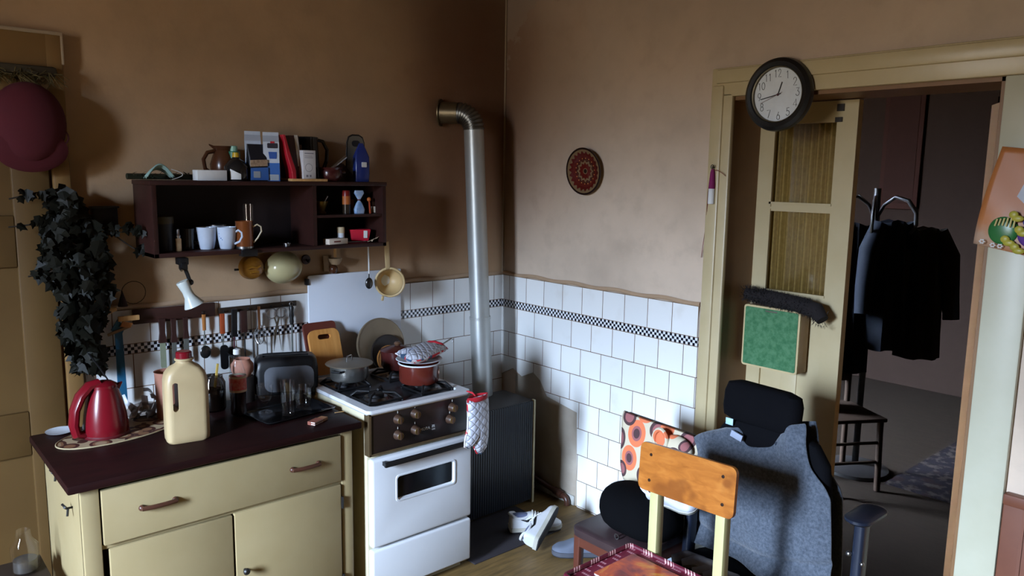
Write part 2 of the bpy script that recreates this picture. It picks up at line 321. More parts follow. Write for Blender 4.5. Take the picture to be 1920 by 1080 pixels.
# ------------------------------------------------------------------ cabinet
m_cream = mat('old cream cabinet paint', (152, 136, 101), .45, c2=(138, 120, 82), ns=5, bump=.1, bs=30)
m_rust = mat('rusty brown bakelite', (74, 44, 32), .35, c2=(48, 28, 22))
m_top = wood('dark red-brown worktop', (24, 10, 10), (36, 14, 13), .5, 'x', 12, .1)
m_blackmetal = mat('black iron', (22, 20, 20), .45)
cab = T('kitchen_cabinet', 'cream painted kitchen base cabinet with one wide drawer and two doors', 'cabinet', (-2.49, -.80, 0))
O('carcass', MB().box(0, .02, .06, .015, .60, .80).box(.985, .02, .06, 1.0, .60, .80).box(0, .585, .06, 1, .60, .80).box(0, .02, .06, 1, .60, .08).box(.0, .04, .0, 1.0, .58, .06).box(.0, .0, .06, .055, .03, .80, .003).box(.95, .0, .06, 1.0, .03, .80, .003).box(.055, .008, .575, .95, .03, .59).box(.055, .008, .79, .95, .03, .80), m_cream, cab)
O('worktop', MB().box(-.04, -.022, .80, 1.035, .615, .83, .006), m_top, cab, label='dark red-brown worktop')
dr = O('drawer', MB().box(.06, -.008, .592, .945, .012, .786, .004), m_cream, cab)
for hx in (.237, .787):
    O('handle', MB().tube([(hx - .056, 0, .694), (hx - .054, -.022, .694), (hx - .02, -.027, .694), (hx + .02, -.027, .694), (hx + .054, -.022, .694), (hx + .056, 0, .694)], .0085, 8).ball((hx - .055, -.01, .694), .011).ball((hx + .055, -.01, .694), .011), m_rust, dr, label='rusty brown bar handle')
d1 = O('door', MB().box(.075, -.006, .09, .493, .012, .574, .004), m_cream, cab)
d2 = O('door', MB().box(.500, -.008, .09, .942, .012, .578, .004), m_cream, cab)
O('knob', MB().lathe([(0, 0), (.005, 0), (.005, .012), (.012, .016), (.013, .024), (.008, .03), (0, .031)], 14, TR(.530, -.008, .348) @ FACE), m_blackmetal, d2, label='small black door knob')
for hz in (.50, .16): O('hinge', MB().tube([(.946, -.010, hz - .025), (.946, -.010, hz + .025)], .005, 8), m_blackmetal, d2)
for q, (yy, zz) in enumerate(((.13, .70), (.30, .80 - .03))):
    O('hook', MB().tube([(0, yy, zz), (-.018, yy, zz), (-.028, yy - .018, zz + .012)], .004, 6).tube([(-.018, yy, zz), (-.028, yy + .018, zz + .012)], .004, 6).tube([(-.014, yy, zz), (-.02, yy - .014, zz - .022)], .004, 6), m_blackmetal, cab)

# ------------------------------------------------------------------ gas stove
m_enamel = mat('white enamel', (206, 208, 212), .22, c2=(192, 193, 194), ns=3)
m_stovecream = mat('cream stove side', (196, 188, 160), .4, c2=(160, 140, 100), ns=6)
m_brownglass = mat('dark brown control panel', (30, 20, 18), .3)
m_black = mat('black plastic', (16, 16, 18), .4)
m_blackgloss = mat('black gloss glass', (14, 15, 18), .12)
m_steel = mat('brushed steel', (170, 170, 170), .3, 1)
m_grate = mat('sooty grate iron', (20, 20, 22), .5, .3)
st = T('gas_stove', 'white enamel gas stove with brown control panel beside the cream cabinet', 'stove', (-1.42, -.81, 0))
W = .53
O('body', MB().box(0, .012, .06, W, .58, .845, .004).box(.02, .03, 0, W - .02, .55, .06), m_stovecream, st)
hb = O('hob', MB(), m_enamel, st)
def hob():
    m = MB(); o = rrect(W + .012, .61, .02, .865, 6, W / 2, .295); a = rrect(W + .016, .614, .022, .852, 6, W / 2, .295); b = rrect(W + .008, .606, .022, .845, 6, W / 2, .295)
    i = rrect(W - .07, .53, .03, .866, 6, W / 2, .295); j = rrect(W - .078, .522, .03, .855, 6, W / 2, .295)
    return m.loft([b, a, o, i, j])
bpy.data.objects.remove(hb); hb = O('hob', hob(), m_enamel, st)
O('hob_well', MB().box(.04, .036, .853, W - .04, .554, .857), mat('grimy dark enamel', (62, 62, 66), .3, c2=(18, 18, 20), ns=9, amt=1), hb)
for bx, by, br in ((.13, .15, .05), (.40, .15, .058), (.13, .42, .045), (.40, .42, .04)):
    bb = O('burner', MB().lathe([(0, .866), (br * .5, .866), (br, .872), (br * 1.15, .862), (br * 1.5, .858), (br * 1.55, .857), (0, .857)], 28, TR(bx, by, 0)), mat('burner steel', (120, 122, 128), .3, 1), hb)
    O('burner_cap', MB().lathe([(0, .888), (br * .6, .887), (br * .7, .882), (br * .7, .872), (0, .872)], 24, TR(bx, by, 0)), m_grate, bb)
    g = MB()
    for k in range(4):
        a = PI / 4 + k * PI / 2; c_, s_ = math.cos(a), math.sin(a)
        g.tube([(bx + c_ * .03, by + s_ * .03, .893), (bx + c_ * .085, by + s_ * .085, .893), (bx + c_ * .112, by + s_ * .112, .872), (bx + c_ * .118, by + s_ * .118, .858)], .0055, 6)
    g.tube([(bx + .118 * math.cos(PI / 4 + k * PI / 2), by + .118 * math.sin(PI / 4 + k * PI / 2), .866) for k in range(4)], .0055, 6, closed=True)
    O('grate', g, m_grate, hb)
pn = O('control_panel', MB().box(.008, -.004, .672, W - .004, .03, .842, .003), m_brownglass, st)
O('panel_frame', MB().box(-.002, -.008, .665, .012, .03, .85, .002).box(0, -.008, .84, W, .02, .85, .002).box(0, -.008, .664, W, .02, .674, .002), mat('tarnished brass strip', (110, 92, 66), .4, .6), pn)
m_paperw = mat('white mark', (190, 186, 176), .6); m_knob = mat('worn brown knob', (66, 46, 34), .4); m_knobf = mat('tarnished knob face', (116, 92, 54), .35, .6)
for kx, kz in ((.142, .803), (.23, .81), (.142, .733), (.23, .737), (.432, .80), (.418, .748)):
    kb = O('knob', MB().lathe([(.022, 0), (.02, .006), (.017, .022), (.015, .025), (0, .025)], 20, TR(kx, -.004, kz) @ FACE).box(kx - .003, -.034, kz - .015, kx + .003, -.026, kz + .015), m_knob, pn)
    O('knob_face', MB().lathe([(.0155, .0255), (.014, .027), (0, .027)], 20, TR(kx, -.004, kz) @ FACE), m_knobf, kb)
    O('mark', MB().box(kx - .001, -.006, kz + .026, kx + .001, -.004, kz + .036), m_paperw, pn)
tm = MB(); text_mb(tm, 'MORA', .019, TR(.283, -.0050, .730) @ FACE @ TR(ry=0) , .0004); text_mb(tm, 'ZE', .015, TR(.328, -.005, .734) @ FACE, .0004); text_mb(tm, 'GAS', .010, TR(.328, -.005, .720) @ FACE, .0004)
O('lettering', tm, mat('silver lettering', (200, 200, 200), .4), pn)
od = O('oven_door', MB().box(.0, -.028, .262, W, .012, .655, .012, 3), m_enamel, st)
carve(od, MB().box(.122, -.05, .452, .428, -.016, .556, .012))
O('window_frame', MB().loft([rrect(.322, .122, .016, .0265, 6, .275, .504), rrect(.318, .118, .016, .031, 6, .275, .504), rrect(.306, .106, .014, .031, 6, .275, .504), rrect(.302, .102, .014, .018, 6, .275, .504)], FACE, cap=False), m_enamel, od)
O('oven_window', MB().box(.124, -.019, .454, .426, -.015, .554), m_blackgloss, od)
O('door_handle', MB().box(.045, -.062, .622, .505, -.046, .645, .005).box(.05, -.05, .625, .066, -.026, .642).box(.48, -.05, .625, .496, -.026, .642), m_black, od, label='long black oven handle')
O('drawer_front', MB().box(.0, -.026, .045, W, .012, .25, .010, 3), m_enamel, st)

# ------------------------------------------------------------------ heater and flue
n = N('ribbed dark heater panel'); x, y, z = n.xyz(); rb = n.math('SINE', n.math('MULTIPLY', x, 2 * PI / .016)); n.base(n.mix(n.step(rb, -.6, .8), lin((12, 14, 18)), lin((36, 42, 52)))); n.bump(rb, .4, .004); m_rib = n.set(.45)
ht = T('gas_heater', 'dark ribbed gas heater standing in the corner under the flue', 'heater', (-.80, -.475, 0))
O('casing', MB().box(.0, .012, .03, .645, .27, .60, .004).box(.03, .03, 0, .60, .25, .03), mat('dark heater casing', (48, 42, 38), .5, c2=(34, 28, 26), ns=6), ht)
O('front_panel', MB().box(.004, .0, .02, .632, .014, .597, .003), m_rib, ht)
O('side_strip', MB().box(.634, -.004, .0, .648, .02, .603, .002), mat('cream heater edge', (196, 186, 150), .5), ht, label='cream metal edge strip')
O('badge', MB().plate([(.07, .148), (.115, .148), (.115, .190), (.0925, .206), (.07, .190)], -.002, .001).plate([(.08, .156), (.105, .156), (.105, .168), (.08, .168)], -.003, .001), mat('dull badge metal', (74, 74, 78), .4, .6), ht)
m_alu = mat('dull aluminium flue', (178, 182, 182), .4, .55, c2=(156, 150, 136), ns=5)
fl = T('flue_pipe', 'tall grey aluminium flue pipe rising from the heater to the wall', 'pipe', (-.318, -.21, .60))
P0, P1 = V((0, 0, 0)), V((-.045, .045, 1.485))
O('pipe', MB().tube([P0, P0.lerp(P1, .3), P0.lerp(P1, .31), P0.lerp(P1, .62), P1], [.058, .057, .0555, .0555, .0545], 28).tube([P0.lerp(P1, .296), P0.lerp(P1, .306)], .0595, 28), m_alu, fl)
el = []; rad = []
cx, cz = -.02, 0
for k in range(37):
    a = math.radians(90 * k / 36); R_ = .085
    el.append(P1 + V((-R_ * .62 * (1 - math.cos(a)), R_ * .8 * (1 - math.cos(a)), R_ * math.sin(a) * 1.05))); rad.append(.055 + (.0035 if k % 4 in (1, 2) else -.002))
O('elbow', MB().tube(el, rad, 28), mat('corrugated flue elbow', (120, 118, 112), .35, .9), fl)
d_ = (el[-1] - el[-2]).normalized(); q_ = el[-1]
t_ = (0.195 - q_.y) / d_.y if d_.y > .2 else .1
O('wall_collar', MB().tube([q_ + d_ * .0, q_ + d_ * t_], [.058, .058], 28).tube([q_ + d_ * (t_ - .006), q_ + d_ * t_], [.074, .074], 28), mat('smoked collar', (104, 90, 66), .4, .7), fl)
O('heater_sheet', MB().box(-.86, -.83, .0, -.28, -.46, .006, .002), mat('dark floor sheet', (40, 36, 40), .6), label='dark sheet lying on the floor in front of the heater', cat='mat')
gp = T('gas_pipe', 'brown gas pipe bending down low on the wall by the sneakers', 'pipe', (-.035, -.38, .0))
O('pipe', MB().tube([(0, .30, .12), (0, .0, .075), (0, -.22, .045)] + [(0, -.22 - .03 * math.sin(a), .045 - .03 * (1 - math.cos(a))) for a in (.4, .8, 1.2, 1.57)] + [(0, -.25, .0)], .017, 10), m_rust, gp)
O('coupling', MB().tube([(0, -.15, .055), (0, -.21, .046)], .022, 10), m_rust, gp)
S('baseboard_right', MB().box(-.014, -.66, .0, .0, -.14, .055, .003), mat('chipped white baseboard', (190, 190, 184), .6, c2=(120, 112, 100), ns=14, amt=.8))
# ------------------------------------------------------------------ things on the wall beside the stove
m_clear = glass('clear glass'); m_smoke = glass('smoked glass', (.25, .22, .2, 1)); m_pet = glass('clear plastic', (.93, .95, .96, 1), .08)
m_white_c = mat('white glazed ceramic', (214, 220, 228), .2)
m_beechwood = wood('light wood', (176, 130, 78), (206, 164, 108), .5, 'z', 18)
m_darkwood = wood('dark red-brown wood', (44, 24, 20), (60, 32, 26), .45, 'x', 14)
m_orangewood = wood('orange-brown wood', (140, 84, 36), (172, 110, 54), .45, 'z', 16)
m_paper = mat('white card', (222, 222, 220), .7)
m_string = mat('dark string', (40, 30, 26), .9)
O('splash_board', MB().box(-1.285, -.024, .62, -.745, -.011, 1.336, .002), mat('white hardboard', (214, 218, 226), .35, c2=(204, 208, 214), ns=3), label='large white board standing against the tiles behind the stove', cat='board')
O('clip', MB().box(-1.300, -.03, 1.29, -1.282, -.008, 1.322, .003), m_black, label='small black clip on the left edge of the white board', cat='clip')
O('cutting_board', MB().plate(rpoly(.175, .245, .02), -.007, .007), mat('dark red cutting board', (96, 44, 34), .45, c2=(80, 36, 28)), label='dark red cutting board at the back of the stack behind the toaster', cat='cutting board', loc=(-1.245, -.078, .985), rot=(math.radians(-28 + 10), 0, 0), group='cutting boards behind the toaster')
cb = O('cutting_board', MB().plate(rpoly(.165, .225, .035), -.008, .008), wood('worn cutting board', (178, 116, 52), (206, 146, 78), .5, 'z', 10), label='light wooden cutting board with a hand slot leaning behind the toaster', cat='cutting board', loc=(-1.245, -.118, .965), rot=(math.radians(-18), 0, 0), group='cutting boards behind the toaster')
carve(cb, MB().plate(rpoly(.07, .024, .012, 0, .075), -.05, .05))
def disc(name, r, t, c, loc, m, label, rx=-12):
    return O(name, MB().lathe([(0, 0), (r * .96, 0), (r, t * .3), (r, t), (r * .97, t * 1.1), (r * .9, t * .7), (0, t * .7)], 48, FACE), m, label=label, cat='tray', loc=loc, rot=(math.radians(rx), 0, 0), group='round trays behind the pots')
disc('round_tray', .142, .014, 0, (-.918, -.088, .950), mat('dull grey-brown tin', (128, 112, 90), .5, .3, c2=(108, 92, 74)), 'large grey-brown round tray leaning at the back behind the pots')
disc('round_tray', .098, .012, 0, (-.895, -.118, .908), mat('dark tin', (40, 32, 28), .5), 'smaller dark round tray in front of the grey-brown one')
disc('round_tray', .072, .012, 0, (-.905, -.150, .884), wood('turned wood', (150, 98, 46), (176, 122, 64), .5, 'x', 10), 'smallest round wooden tray in front of the dark one')

# pots and pans on the stove
m_alupot = mat('polished aluminium', (160, 158, 152), .28, .9); m_alulid = mat('worn aluminium lid', (128, 116, 98), .4, .7, c2=(104, 92, 78))
m_potbrown = mat('brown enamel', (88, 34, 26), .2); m_potred = mat('dark red-brown enamel', (66, 26, 24), .25)
def pot(t, r, h, m, ears=True):
    O('body', MB().lathe([(0, 0), (r * .93, 0), (r, .012), (r, h), (r + .004, h + .003), (r - .003, h), (r - .004, .015), (0, .01)], 36), m, t)
    if ears:
        for s_ in (-1, 1): O('handle', MB().tube([(s_ * r, -.025, h * .75), (s_ * (r + .025), -.02, h * .78), (s_ * (r + .025), .02, h * .78), (s_ * r, .025, h * .75)], .005, 8), m_black, t)
t = T('cooking_pot', 'aluminium cooking pot with a flat lid on the left rear burner', 'pot', (-1.275, -.40, .893), .5)
pot(t, .088, .072, m_alupot)
ld2 = O('lid', MB().lathe([(0, .085), (.03, .085), (.08, .079), (.108, .076), (.110, .073), (.0, .073)], 40), m_alulid, t)
O('lid_handle', MB().tube([(-.022, 0, .084), (-.022, 0, .104), (-.016, 0, .109), (.016, 0, .109), (.022, 0, .104), (.022, 0, .084)], .0035, 8), m_steel, ld2)
t = T('cooking_pot', 'brown enamel pot with a white rim on the right front burner', 'pot', (-1.045, -.635, .893), .9)
pot(t, .092, .088, m_potbrown, False)
O('rim', MB().tube([(.094 * math.cos(2 * PI * k / 40), .094 * math.sin(2 * PI * k / 40), .089) for k in range(40)], .0035, 8, closed=True), m_enamel, t, label='white enamel rim')
O('ornament', MB().tube(arc(-.018, .05, .012, 20, 250, 10, -.0925), .0016, 5).tube(arc(.02, .05, .010, -60, 200, 10, -.0905), .0016, 5).ball((.0, -.0925, .048), .003), mat('pale ornament paint', (190, 150, 130), .4), t)
O('plate', MB().lathe([(0, .006), (.05, .006), (.066, .012), (.104, .020), (.107, .022), (.104, .024), (.066, .017), (.05, .011), (0, .011)], 44), m_white_c, label='white plate lying on the brown pot under the oven mitt', cat='plate', loc=(-1.045, -.635, .979))
t = T('saucepan', 'dark red-brown saucepan with a lid and long handle on the rear burner', 'saucepan', (-.985, -.36, .893), -.55)
O('body', MB().lathe([(0, 0), (.07, 0), (.08, .015), (.082, .085), (.085, .088), (.078, .085), (.076, .015), (0, .01)], 36), m_potred, t)
ld3 = O('lid', MB().lathe([(0, .112), (.03, .111), (.07, .098), (.086, .09), (.086, .087), (0, .087)], 36), m_potred, t)
O('lid_knob', MB().lathe([(0, .108), (.01, .11), (.018, .122), (.012, .13), (0, .131)], 20), mat('dark lid knob', (92, 66, 48), .4), ld3)
O('handle', MB().tube([(.08, 0, .078), (.12, 0, .088), (.165, 0, .092)], [.009, .012, .011], 10), m_potred, t)
O('handle_tip', MB().tube([(.165, 0, .092), (.178, 0, .0925)], [.0112, .008], 10), m_black, t)
n = N('quilted silver cloth'); x, y, z = n.xyz(); q1 = n.math('ABSOLUTE', n.math('SINE', n.math('MULTIPLY', n.math('ADD', x, z), 82))); q2 = n.math('ABSOLUTE', n.math('SINE', n.math('MULTIPLY', n.math('SUBTRACT', x, z), 82)))
qq = n.math('MINIMUM', q1, q2); n.base(n.mix(n.step(qq, .0, .35), lin((150, 150, 160)), lin((186, 188, 198)))); n.bump(n.math('POWER', qq, .5), .7, .006); m_quilt = n.set(.4, metal=.15)
m_redtrim = mat('red mitt trim', (184, 30, 44), .8)
n = N('patterned cotton'); vo = n.n('TexVoronoi'); n.put(vo.inputs[0], n.co); vo.inputs['Scale'].default_value = 42; n.base(n.ramp(n.xyz(vo.outputs['Color'])[0], [(0, lin((205, 196, 196))), (.45, lin((196, 44, 54))), (.7, lin((206, 200, 200))), (.85, lin((60, 84, 110)))], 'CONSTANT')); m_mittback = n.set(.85)
def mitt(t):
    # hanging mitt in its own x,z plane: cuff at the top (z = 0), fingers down, thumb to the left
    out_ = [(-.062, 0), (.066, .0), (.072, -.10), (.070, -.20), (.058, -.255), (.03, -.275), (.0, -.265), (-.018, -.235), (-.02, -.19), (-.022, -.165), (-.042, -.205), (-.06, -.225), (-.08, -.215), (-.078, -.19), (-.06, -.14), (-.058, -.08)]
    def puff(d): # two shells, thicker in the middle
        m = MB(); rings = []
        for s_, k in ((1.0, 0), (.9, .014), (.7, .023), (.35, .028)):
            rings.append([((x_ - .004) * (s_ if 1 else 1) + .004, -k * d, -.13 + (z_ + .13) * (1 - (1 - s_) * .75)) for x_, z_ in out_])
        return m.loft(rings)
    O('front', puff(1), m_quilt, t); O('back', puff(-1), m_mittback, t, label='patterned red and white back')
    edge = [(x_ * 1.01, 0, z_) for x_, z_ in out_[1:]]
    O('binding', MB().tube(edge, .0045, 6, flat=.8), m_mittback, t)
    O('cuff', MB().tube([(-.064, 0, -.006), (-.03, -.019, -.006), (0.002, -.024, -.006), (.035, -.019, -.006), (.068, 0, -.006), (.035, .019, -.006), (.002, .024, -.006), (-.03, .019, -.006)], .011, 8, closed=True, flat=.45), m_redtrim, t, label='red cuff trim')
t = T('oven_mitt', 'silver quilted oven mitt with red cuff hanging on the stove corner', 'oven mitt', (-.915, -.905, .858), .15, 'silver oven mitts'); mitt(t)
O('loop', MB().tube([(.0, .012, 0), (.0, .03, .012), (.005, .07, .010), (.01, .03, .004)], .003, 6), m_redtrim, t)
t = T('oven_mitt', 'silver quilted oven mitt lying flat on the white plate over the brown pot', 'oven mitt', (-.918, -.628, 1.034), 0, 'silver oven mitts', rot=(math.radians(-72), math.radians(90), math.radians(0)))
mitt(t)
t.matrix_world = Matrix.Translation((-.915, -.585, 1.035)) @ Matrix(((0.30, .33, .88, 0), (-.93, .25, .20, 0), (-.13, -.91, .30, 0), (0, 0, 0, 1)))
_zx = V((.90, .42, .02)).normalized(); _xx = V((.45, -.89, -.06)); _xx = (_xx - _zx * _xx.dot(_zx)).normalized(); _yx = _zx.cross(_xx)
t.matrix_world = Matrix(((_xx.x, _yx.x, _zx.x, -.930), (_xx.y, _yx.y, _zx.y, -.600), (_xx.z, _yx.z, _zx.z, 1.036), (0, 0, 0, 1)))
t = T('ladle', 'steel ladle with a hooked handle sticking out from under the mitt on the pot', 'ladle', (-.94, -.62, 1.03))
O('handle', MB().tube([(-.09, -.015, -.015), (.0, .0, .0), (.10, .02, .028), (.112, .022, .030), (.118, .023, .024), (.117, .023, .012)], .004, 8), m_steel, t)
O('bowl', MB().lathe([(0, -.03), (.02, -.026), (.034, -.01), (.037, 0), (.034, 0), (.018, -.022), (0, -.026)], 20, TR(-.105, -.02, -.02)), m_steel, t)

# ------------------------------------------------------------------ things on the worktop (z = .83)
Z = .83
n = N('brown and cream placemat'); vo = n.n('TexVoronoi', feature='F1'); n.put(vo.inputs[0], n.co); vo.inputs['Scale'].default_value = 16
n.base(n.ramp(vo.outputs[0], [(0, lin((150, 128, 100))), (.33, lin((120, 84, 58))), (.46, lin((62, 30, 24))), (.62, lin((160, 142, 112)))], 'CONSTANT')); m_placemat = n.set(.6)
el_ = [(.25 * math.cos(2 * PI * k / 48), .125 * math.sin(2 * PI * k / 48)) for k in range(48)]
t = T('placemat', 'oval brown and cream patterned placemat under the red kettle', 'placemat', (-2.235, -.345, Z), .26)
O('mat', MB().slab(el_, 0, .003), m_placemat, t); O('edge', MB().tube([(p[0], p[1], .003) for p in el_], .0028, 6, closed=True), mat('cream placemat edge', (168, 152, 118), .6), t)
m_red = mat('red glossy plastic', (108, 14, 25), .25, c2=(90, 10, 20), ns=4)
t = T('electric_kettle', 'red plastic electric kettle with an arched handle on the oval placemat', 'kettle', (-2.300, -.350, Z + .0031), 0)
O('body', MB().lathe([(0, .004), (.076, .004), (.080, .012), (.079, .04), (.074, .085), (.064, .135), (.052, .172), (.046, .186), (0, .186)], 36), m_red, t)
O('lid', MB().lathe([(.048, .186), (.047, .196), (.03, .207), (0, .211)], 30), m_red, t)
O('base', MB().lathe([(0, 0), (.082, 0), (.083, .006), (.079, .012), (0, .012)], 36), mat('dark red kettle base', (84, 16, 24), .4), t)
hd = V((-.86, -.10, 0)).normalized()
O('handle', MB().tube([hd * .015 + V((0, 0, .203)), hd * .05 + V((0, 0, .198)), hd * .083 + V((0, 0, .165)), hd * .105 + V((0, 0, .115)), hd * .112 + V((0, 0, .06)), hd * .105 + V((0, 0, .022)), hd * .07 + V((0, 0, .012))], [.018, .019, .019, .018, .018, .018, .015], 10, flat=1.5), m_red, t)
O('spout', MB().loft([[(.036, -.022, .186), (.036, .022, .186), (.046, 0, .150)], [(.066, -.006, .196), (.066, .006, .196), (.066, 0, .188)]]), m_red, t)
t = T('power_cord', 'black cord of the kettle curving up the tiles into the ivy', 'cord', (-2.29, -.27, Z + .2))
O('cord', MB().tube([(.02, -.02, .0), (.0, .04, .05), (-.02, .14, .10), (-.045, .22, .16), (-.075, .24, .22)], .003, 6), m_black, t)
O('saucer', MB().lathe([(0, 0), (.03, 0), (.05, .006), (.052, .008), (.03, .004), (0, .004)], 28), m_white_c, label='small white saucer left of the red kettle', cat='saucer', loc=(-2.430, -.215, Z))
# cream plastic canister
m_can = mat('yellowed cream plastic', (178, 158, 120), .42, c2=(154, 124, 84), ns=4, bump=.05)
t = T('canister', 'big yellowed plastic canister with a red screw cap at the front of the worktop', 'canister', (-2.076, -.590, Z), -.16)
def cr(w, d, z, r=.026): return rrect(w, d, r, z, 6)
cbody = O('body', MB().loft([cr(.140, .092, 0), cr(.152, .102, .008), cr(.154, .104, .03), cr(.154, .104, .20), cr(.152, .102, .235), cr(.14, .096, .262), cr(.11, .086, .282), cr(.07, .066, .295, .03), cr(.058, .058, .302, .028), cr(.058, .058, .312, .028)]), m_can, t)
carve(cbody, MB().box(-.052, -.2, .125, -.031, .2, .235, .009))
O('neck_ring', MB().lathe([(.031, .308), (.034, .310), (.034, .315), (.03, .317)], 28), m_can, t)
O('cap', MB().lathe([(0, .342), (.024, .342), (.0285, .338), (.029, .316), (0, .316)], 30), m_red, t, label='red screw cap')
# bottle of cola
t = T('bottle', 'small clear plastic bottle with red label and dark drink', 'bottle', (-1.812, -.428, Z))
O('bottle', MB().lathe([(0, .002), (.026, 0), (.033, .008), (.034, .03), (.031, .055), (.034, .08), (.034, .165), (.031, .19), (.02, .225), (.013, .25), (.012, .268), (0, .268)], 28), m_pet, t)
O('drink', MB().lathe([(0, .004), (.024, .004), (.031, .010), (.032, .03), (.029, .055), (.032, .08), (.032, .125), (0, .125)], 28), mat('dark drink', (40, 10, 14), .15), t)
lab = O('label', MB().lathe([(.0345, .112), (.0348, .112), (.0348, .164), (.0345, .164)], 28), mat('red label', (196, 26, 34), .5, c2=(216, 176, 166), ns=90, amt=.6), t)
for z_ in (.105, .163): O('label_band', MB().lathe([(.0346, z_), (.0350, z_), (.0350, z_ + .009), (.0346, z_ + .009)], 28), mat('pale label edge', (206, 186, 160), .5), lab)
O('cap', MB().lathe([(0, .283), (.012, .283), (.0145, .280), (.0145, .262), (0, .262)], 20), m_paper, t)
# toaster
t = T('toaster', 'black two-slot toaster with grey sides on the worktop', 'toaster', (-1.518, -.250, Z), -.40)
def ts(w, d, z, r=.03): return rrect(w, d, r, z, 6)
tb = O('body', MB().loft([ts(.26, .12, .012), ts(.276, .135, .02), ts(.282, .14, .06), ts(.282, .14, .13), ts(.27, .132, .165), ts(.24, .11, .182), ts(.20, .08, .187)]), m_black, t)
carve(tb, MB().box(-.10, -.035, .12, .10, -.012, .25).box(-.10, .012, .12, .10, .035, .25))
O('side_panel', MB().plate(rpoly(.215, .115, .035, .012, .088), -.0745, -.066), mat('brushed grey panel', (118, 120, 126), .38, .35), t)
O('lever', MB().box(-.158, -.012, .12, -.138, .012, .134, .004), m_black, t)
for fx in (-.11, .11): O('foot', MB().box(fx - .015, -.05, 0, fx + .015, .05, .014), m_black, t)
t = T('power_cord', 'black cord looping up behind the toaster', 'cord', (-1.60, -.20, Z))
O('cord', MB().tube([(-.02, .0, .004), (-.03, .0, .10), (-.01, .0, .15), (.03, 0, .165), (.06, .0, .14), (.07, .0, .10)], .004, 6), m_black, t)
# black tray and three glasses
t = T('serving_tray', 'flat black tray under the three drinking glasses', 'tray', (-1.63, -.520, Z), .12)
O('tray', MB().loft([rrect(.31, .20, .02, .0, 5), rrect(.33, .22, .02, .010, 5), rrect(.322, .212, .02, .010, 5), rrect(.304, .194, .02, .004, 5)]), m_blackgloss, t)
def tumbler(name, label, loc, r, h):
    O(name, MB().lathe([(0, 0), (r * .82, 0), (r * .86, .004), (r, h), (r - .002, h), (r * .8, .010), (0, .009)], 28), m_clear, label=label, cat='glass', loc=loc, group='glasses on the black tray')
tumbler('drinking_glass', 'tall clear tumbler at the front of the black tray', (-1.655, -.560, Z + .0045), .030, .145)
tumbler('drinking_glass', 'shorter clear tumbler at the right of the black tray', (-1.560, -.505, Z + .0045), .036, .095)
O('drinking_glass', MB().lathe([(0, 0), (.030, 0), (.028, .004), (.006, .008), (.006, .035), (.02, .048), (.032, .075), (.034, .12), (.032, .12), (.030, .077), (.018, .053), (0, .046)], 28), m_clear, label='stemmed clear goblet at the left of the black tray', cat='glass', loc=(-1.715, -.470, Z + .0045), group='glasses on the black tray')
t = T('matchbox', 'small open matchbox at the front edge of the worktop', 'matchbox', (-1.615, -.725, Z), .45)
O('sleeve', MB().box(-.027, -.018, 0, .027, .018, .014), mat('matchbox brown', (128, 70, 54), .7), t); O('stripe', MB().box(-.0272, -.0184, .002, .0272, .0, .005).box(-.0272, -.0184, .010, .0272, .0, .013), m_paper, t)
O('inner_tray', MB().box(.02, -.016, .001, .062, .016, .012), mat('matchbox card', (150, 104, 70), .7), t)
O('match', MB().tube([(0, 0, .003), (.04, .006, .003)], .0015, 6), m_beechwood, label='single match lying right of the matchbox', cat='match', loc=(-1.490, -.655, Z), rz=-.3)
# things against the tiles behind the canister
m_terra = mat('pinkish clay', (164, 112, 92), .7, c2=(140, 92, 74))
O('utensil_pot', MB().lathe([(0, 0), (.045, 0), (.048, .19), (.051, .196), (.046, .194), (.043, .01), (0, .008)], 28), m_terra, label='tall pinkish clay pot standing behind the canister', cat='pot', loc=(-2.045, -.275, Z))
O('clay_pot', MB().lathe([(0, 0), (.034, 0), (.048, .03), (.048, .055), (.036, .072), (.034, .08), (.03, .078), (.0, .05)], 28), m_terra, label='squat pinkish clay pot on a dark tin behind the bottle', cat='pot', loc=(-1.715, -.235, Z + .112))
O('storage_tin', MB().lathe([(0, 0), (.05, 0), (.05, .108), (.046, .112), (0, .112)], 26), mat('dark tin box', (34, 28, 26), .5), label='dark round tin under the squat clay pot', cat='tin', loc=(-1.715, -.235, Z))
t = T('glass_jar', 'dark glass jar between the canister and the bottle', 'jar', (-1.865, -.290, Z))
O('jar', MB().lathe([(0, 0), (.045, 0), (.05, .01), (.05, .12), (.04, .14), (.04, .15), (0, .15)], 24), m_smoke, t)
O('stick', MB().box(-.012, -.006, .02, -.004, .002, .20, m=TR(ry=.15)), mat('yellow stick', (190, 160, 80), .6), t, label='yellow stick'); O('contents', MB().lathe([(0, .005), (.042, .005), (.044, .09), (0, .10)], 20), mat('dark contents', (50, 34, 26), .8), t)
m = MB()
random.seed(3)
for k in range(9):
    a = random.uniform(0, 6.28); c0 = V((random.uniform(-.05, .05), random.uniform(-.03, .03), random.uniform(.02, .10))); d0 = V((math.cos(a), math.sin(a) * .5, random.uniform(-.4, 1))).normalized() * random.uniform(.03, .055); w0 = V((-d0.y, d0.z, d0.x)).normalized() * .014
    m.grid(lambda u, v: c0 + d0 * (u * 2 - 1) + w0 * (v * 2 - 1) + V((0, 0, .008 * math.sin(u * 9 + k))), 8, 2)
n = N('thin white film'); n.base(lin((206, 210, 220))); n.set(.25, alpha=.75); m_film = n.m
t = T('plastic_bag', 'crumpled white plastic bag behind the kettle and canister', 'bag', (-2.130, -.235, Z))
O('film', m, m_film, t, sol=.0008); O('bag_body', MB().ball((.0, 0, .035), (.07, .04, .035), 18, 10), glass('cloudy film', (.62, .58, .56, 1), .25), t)
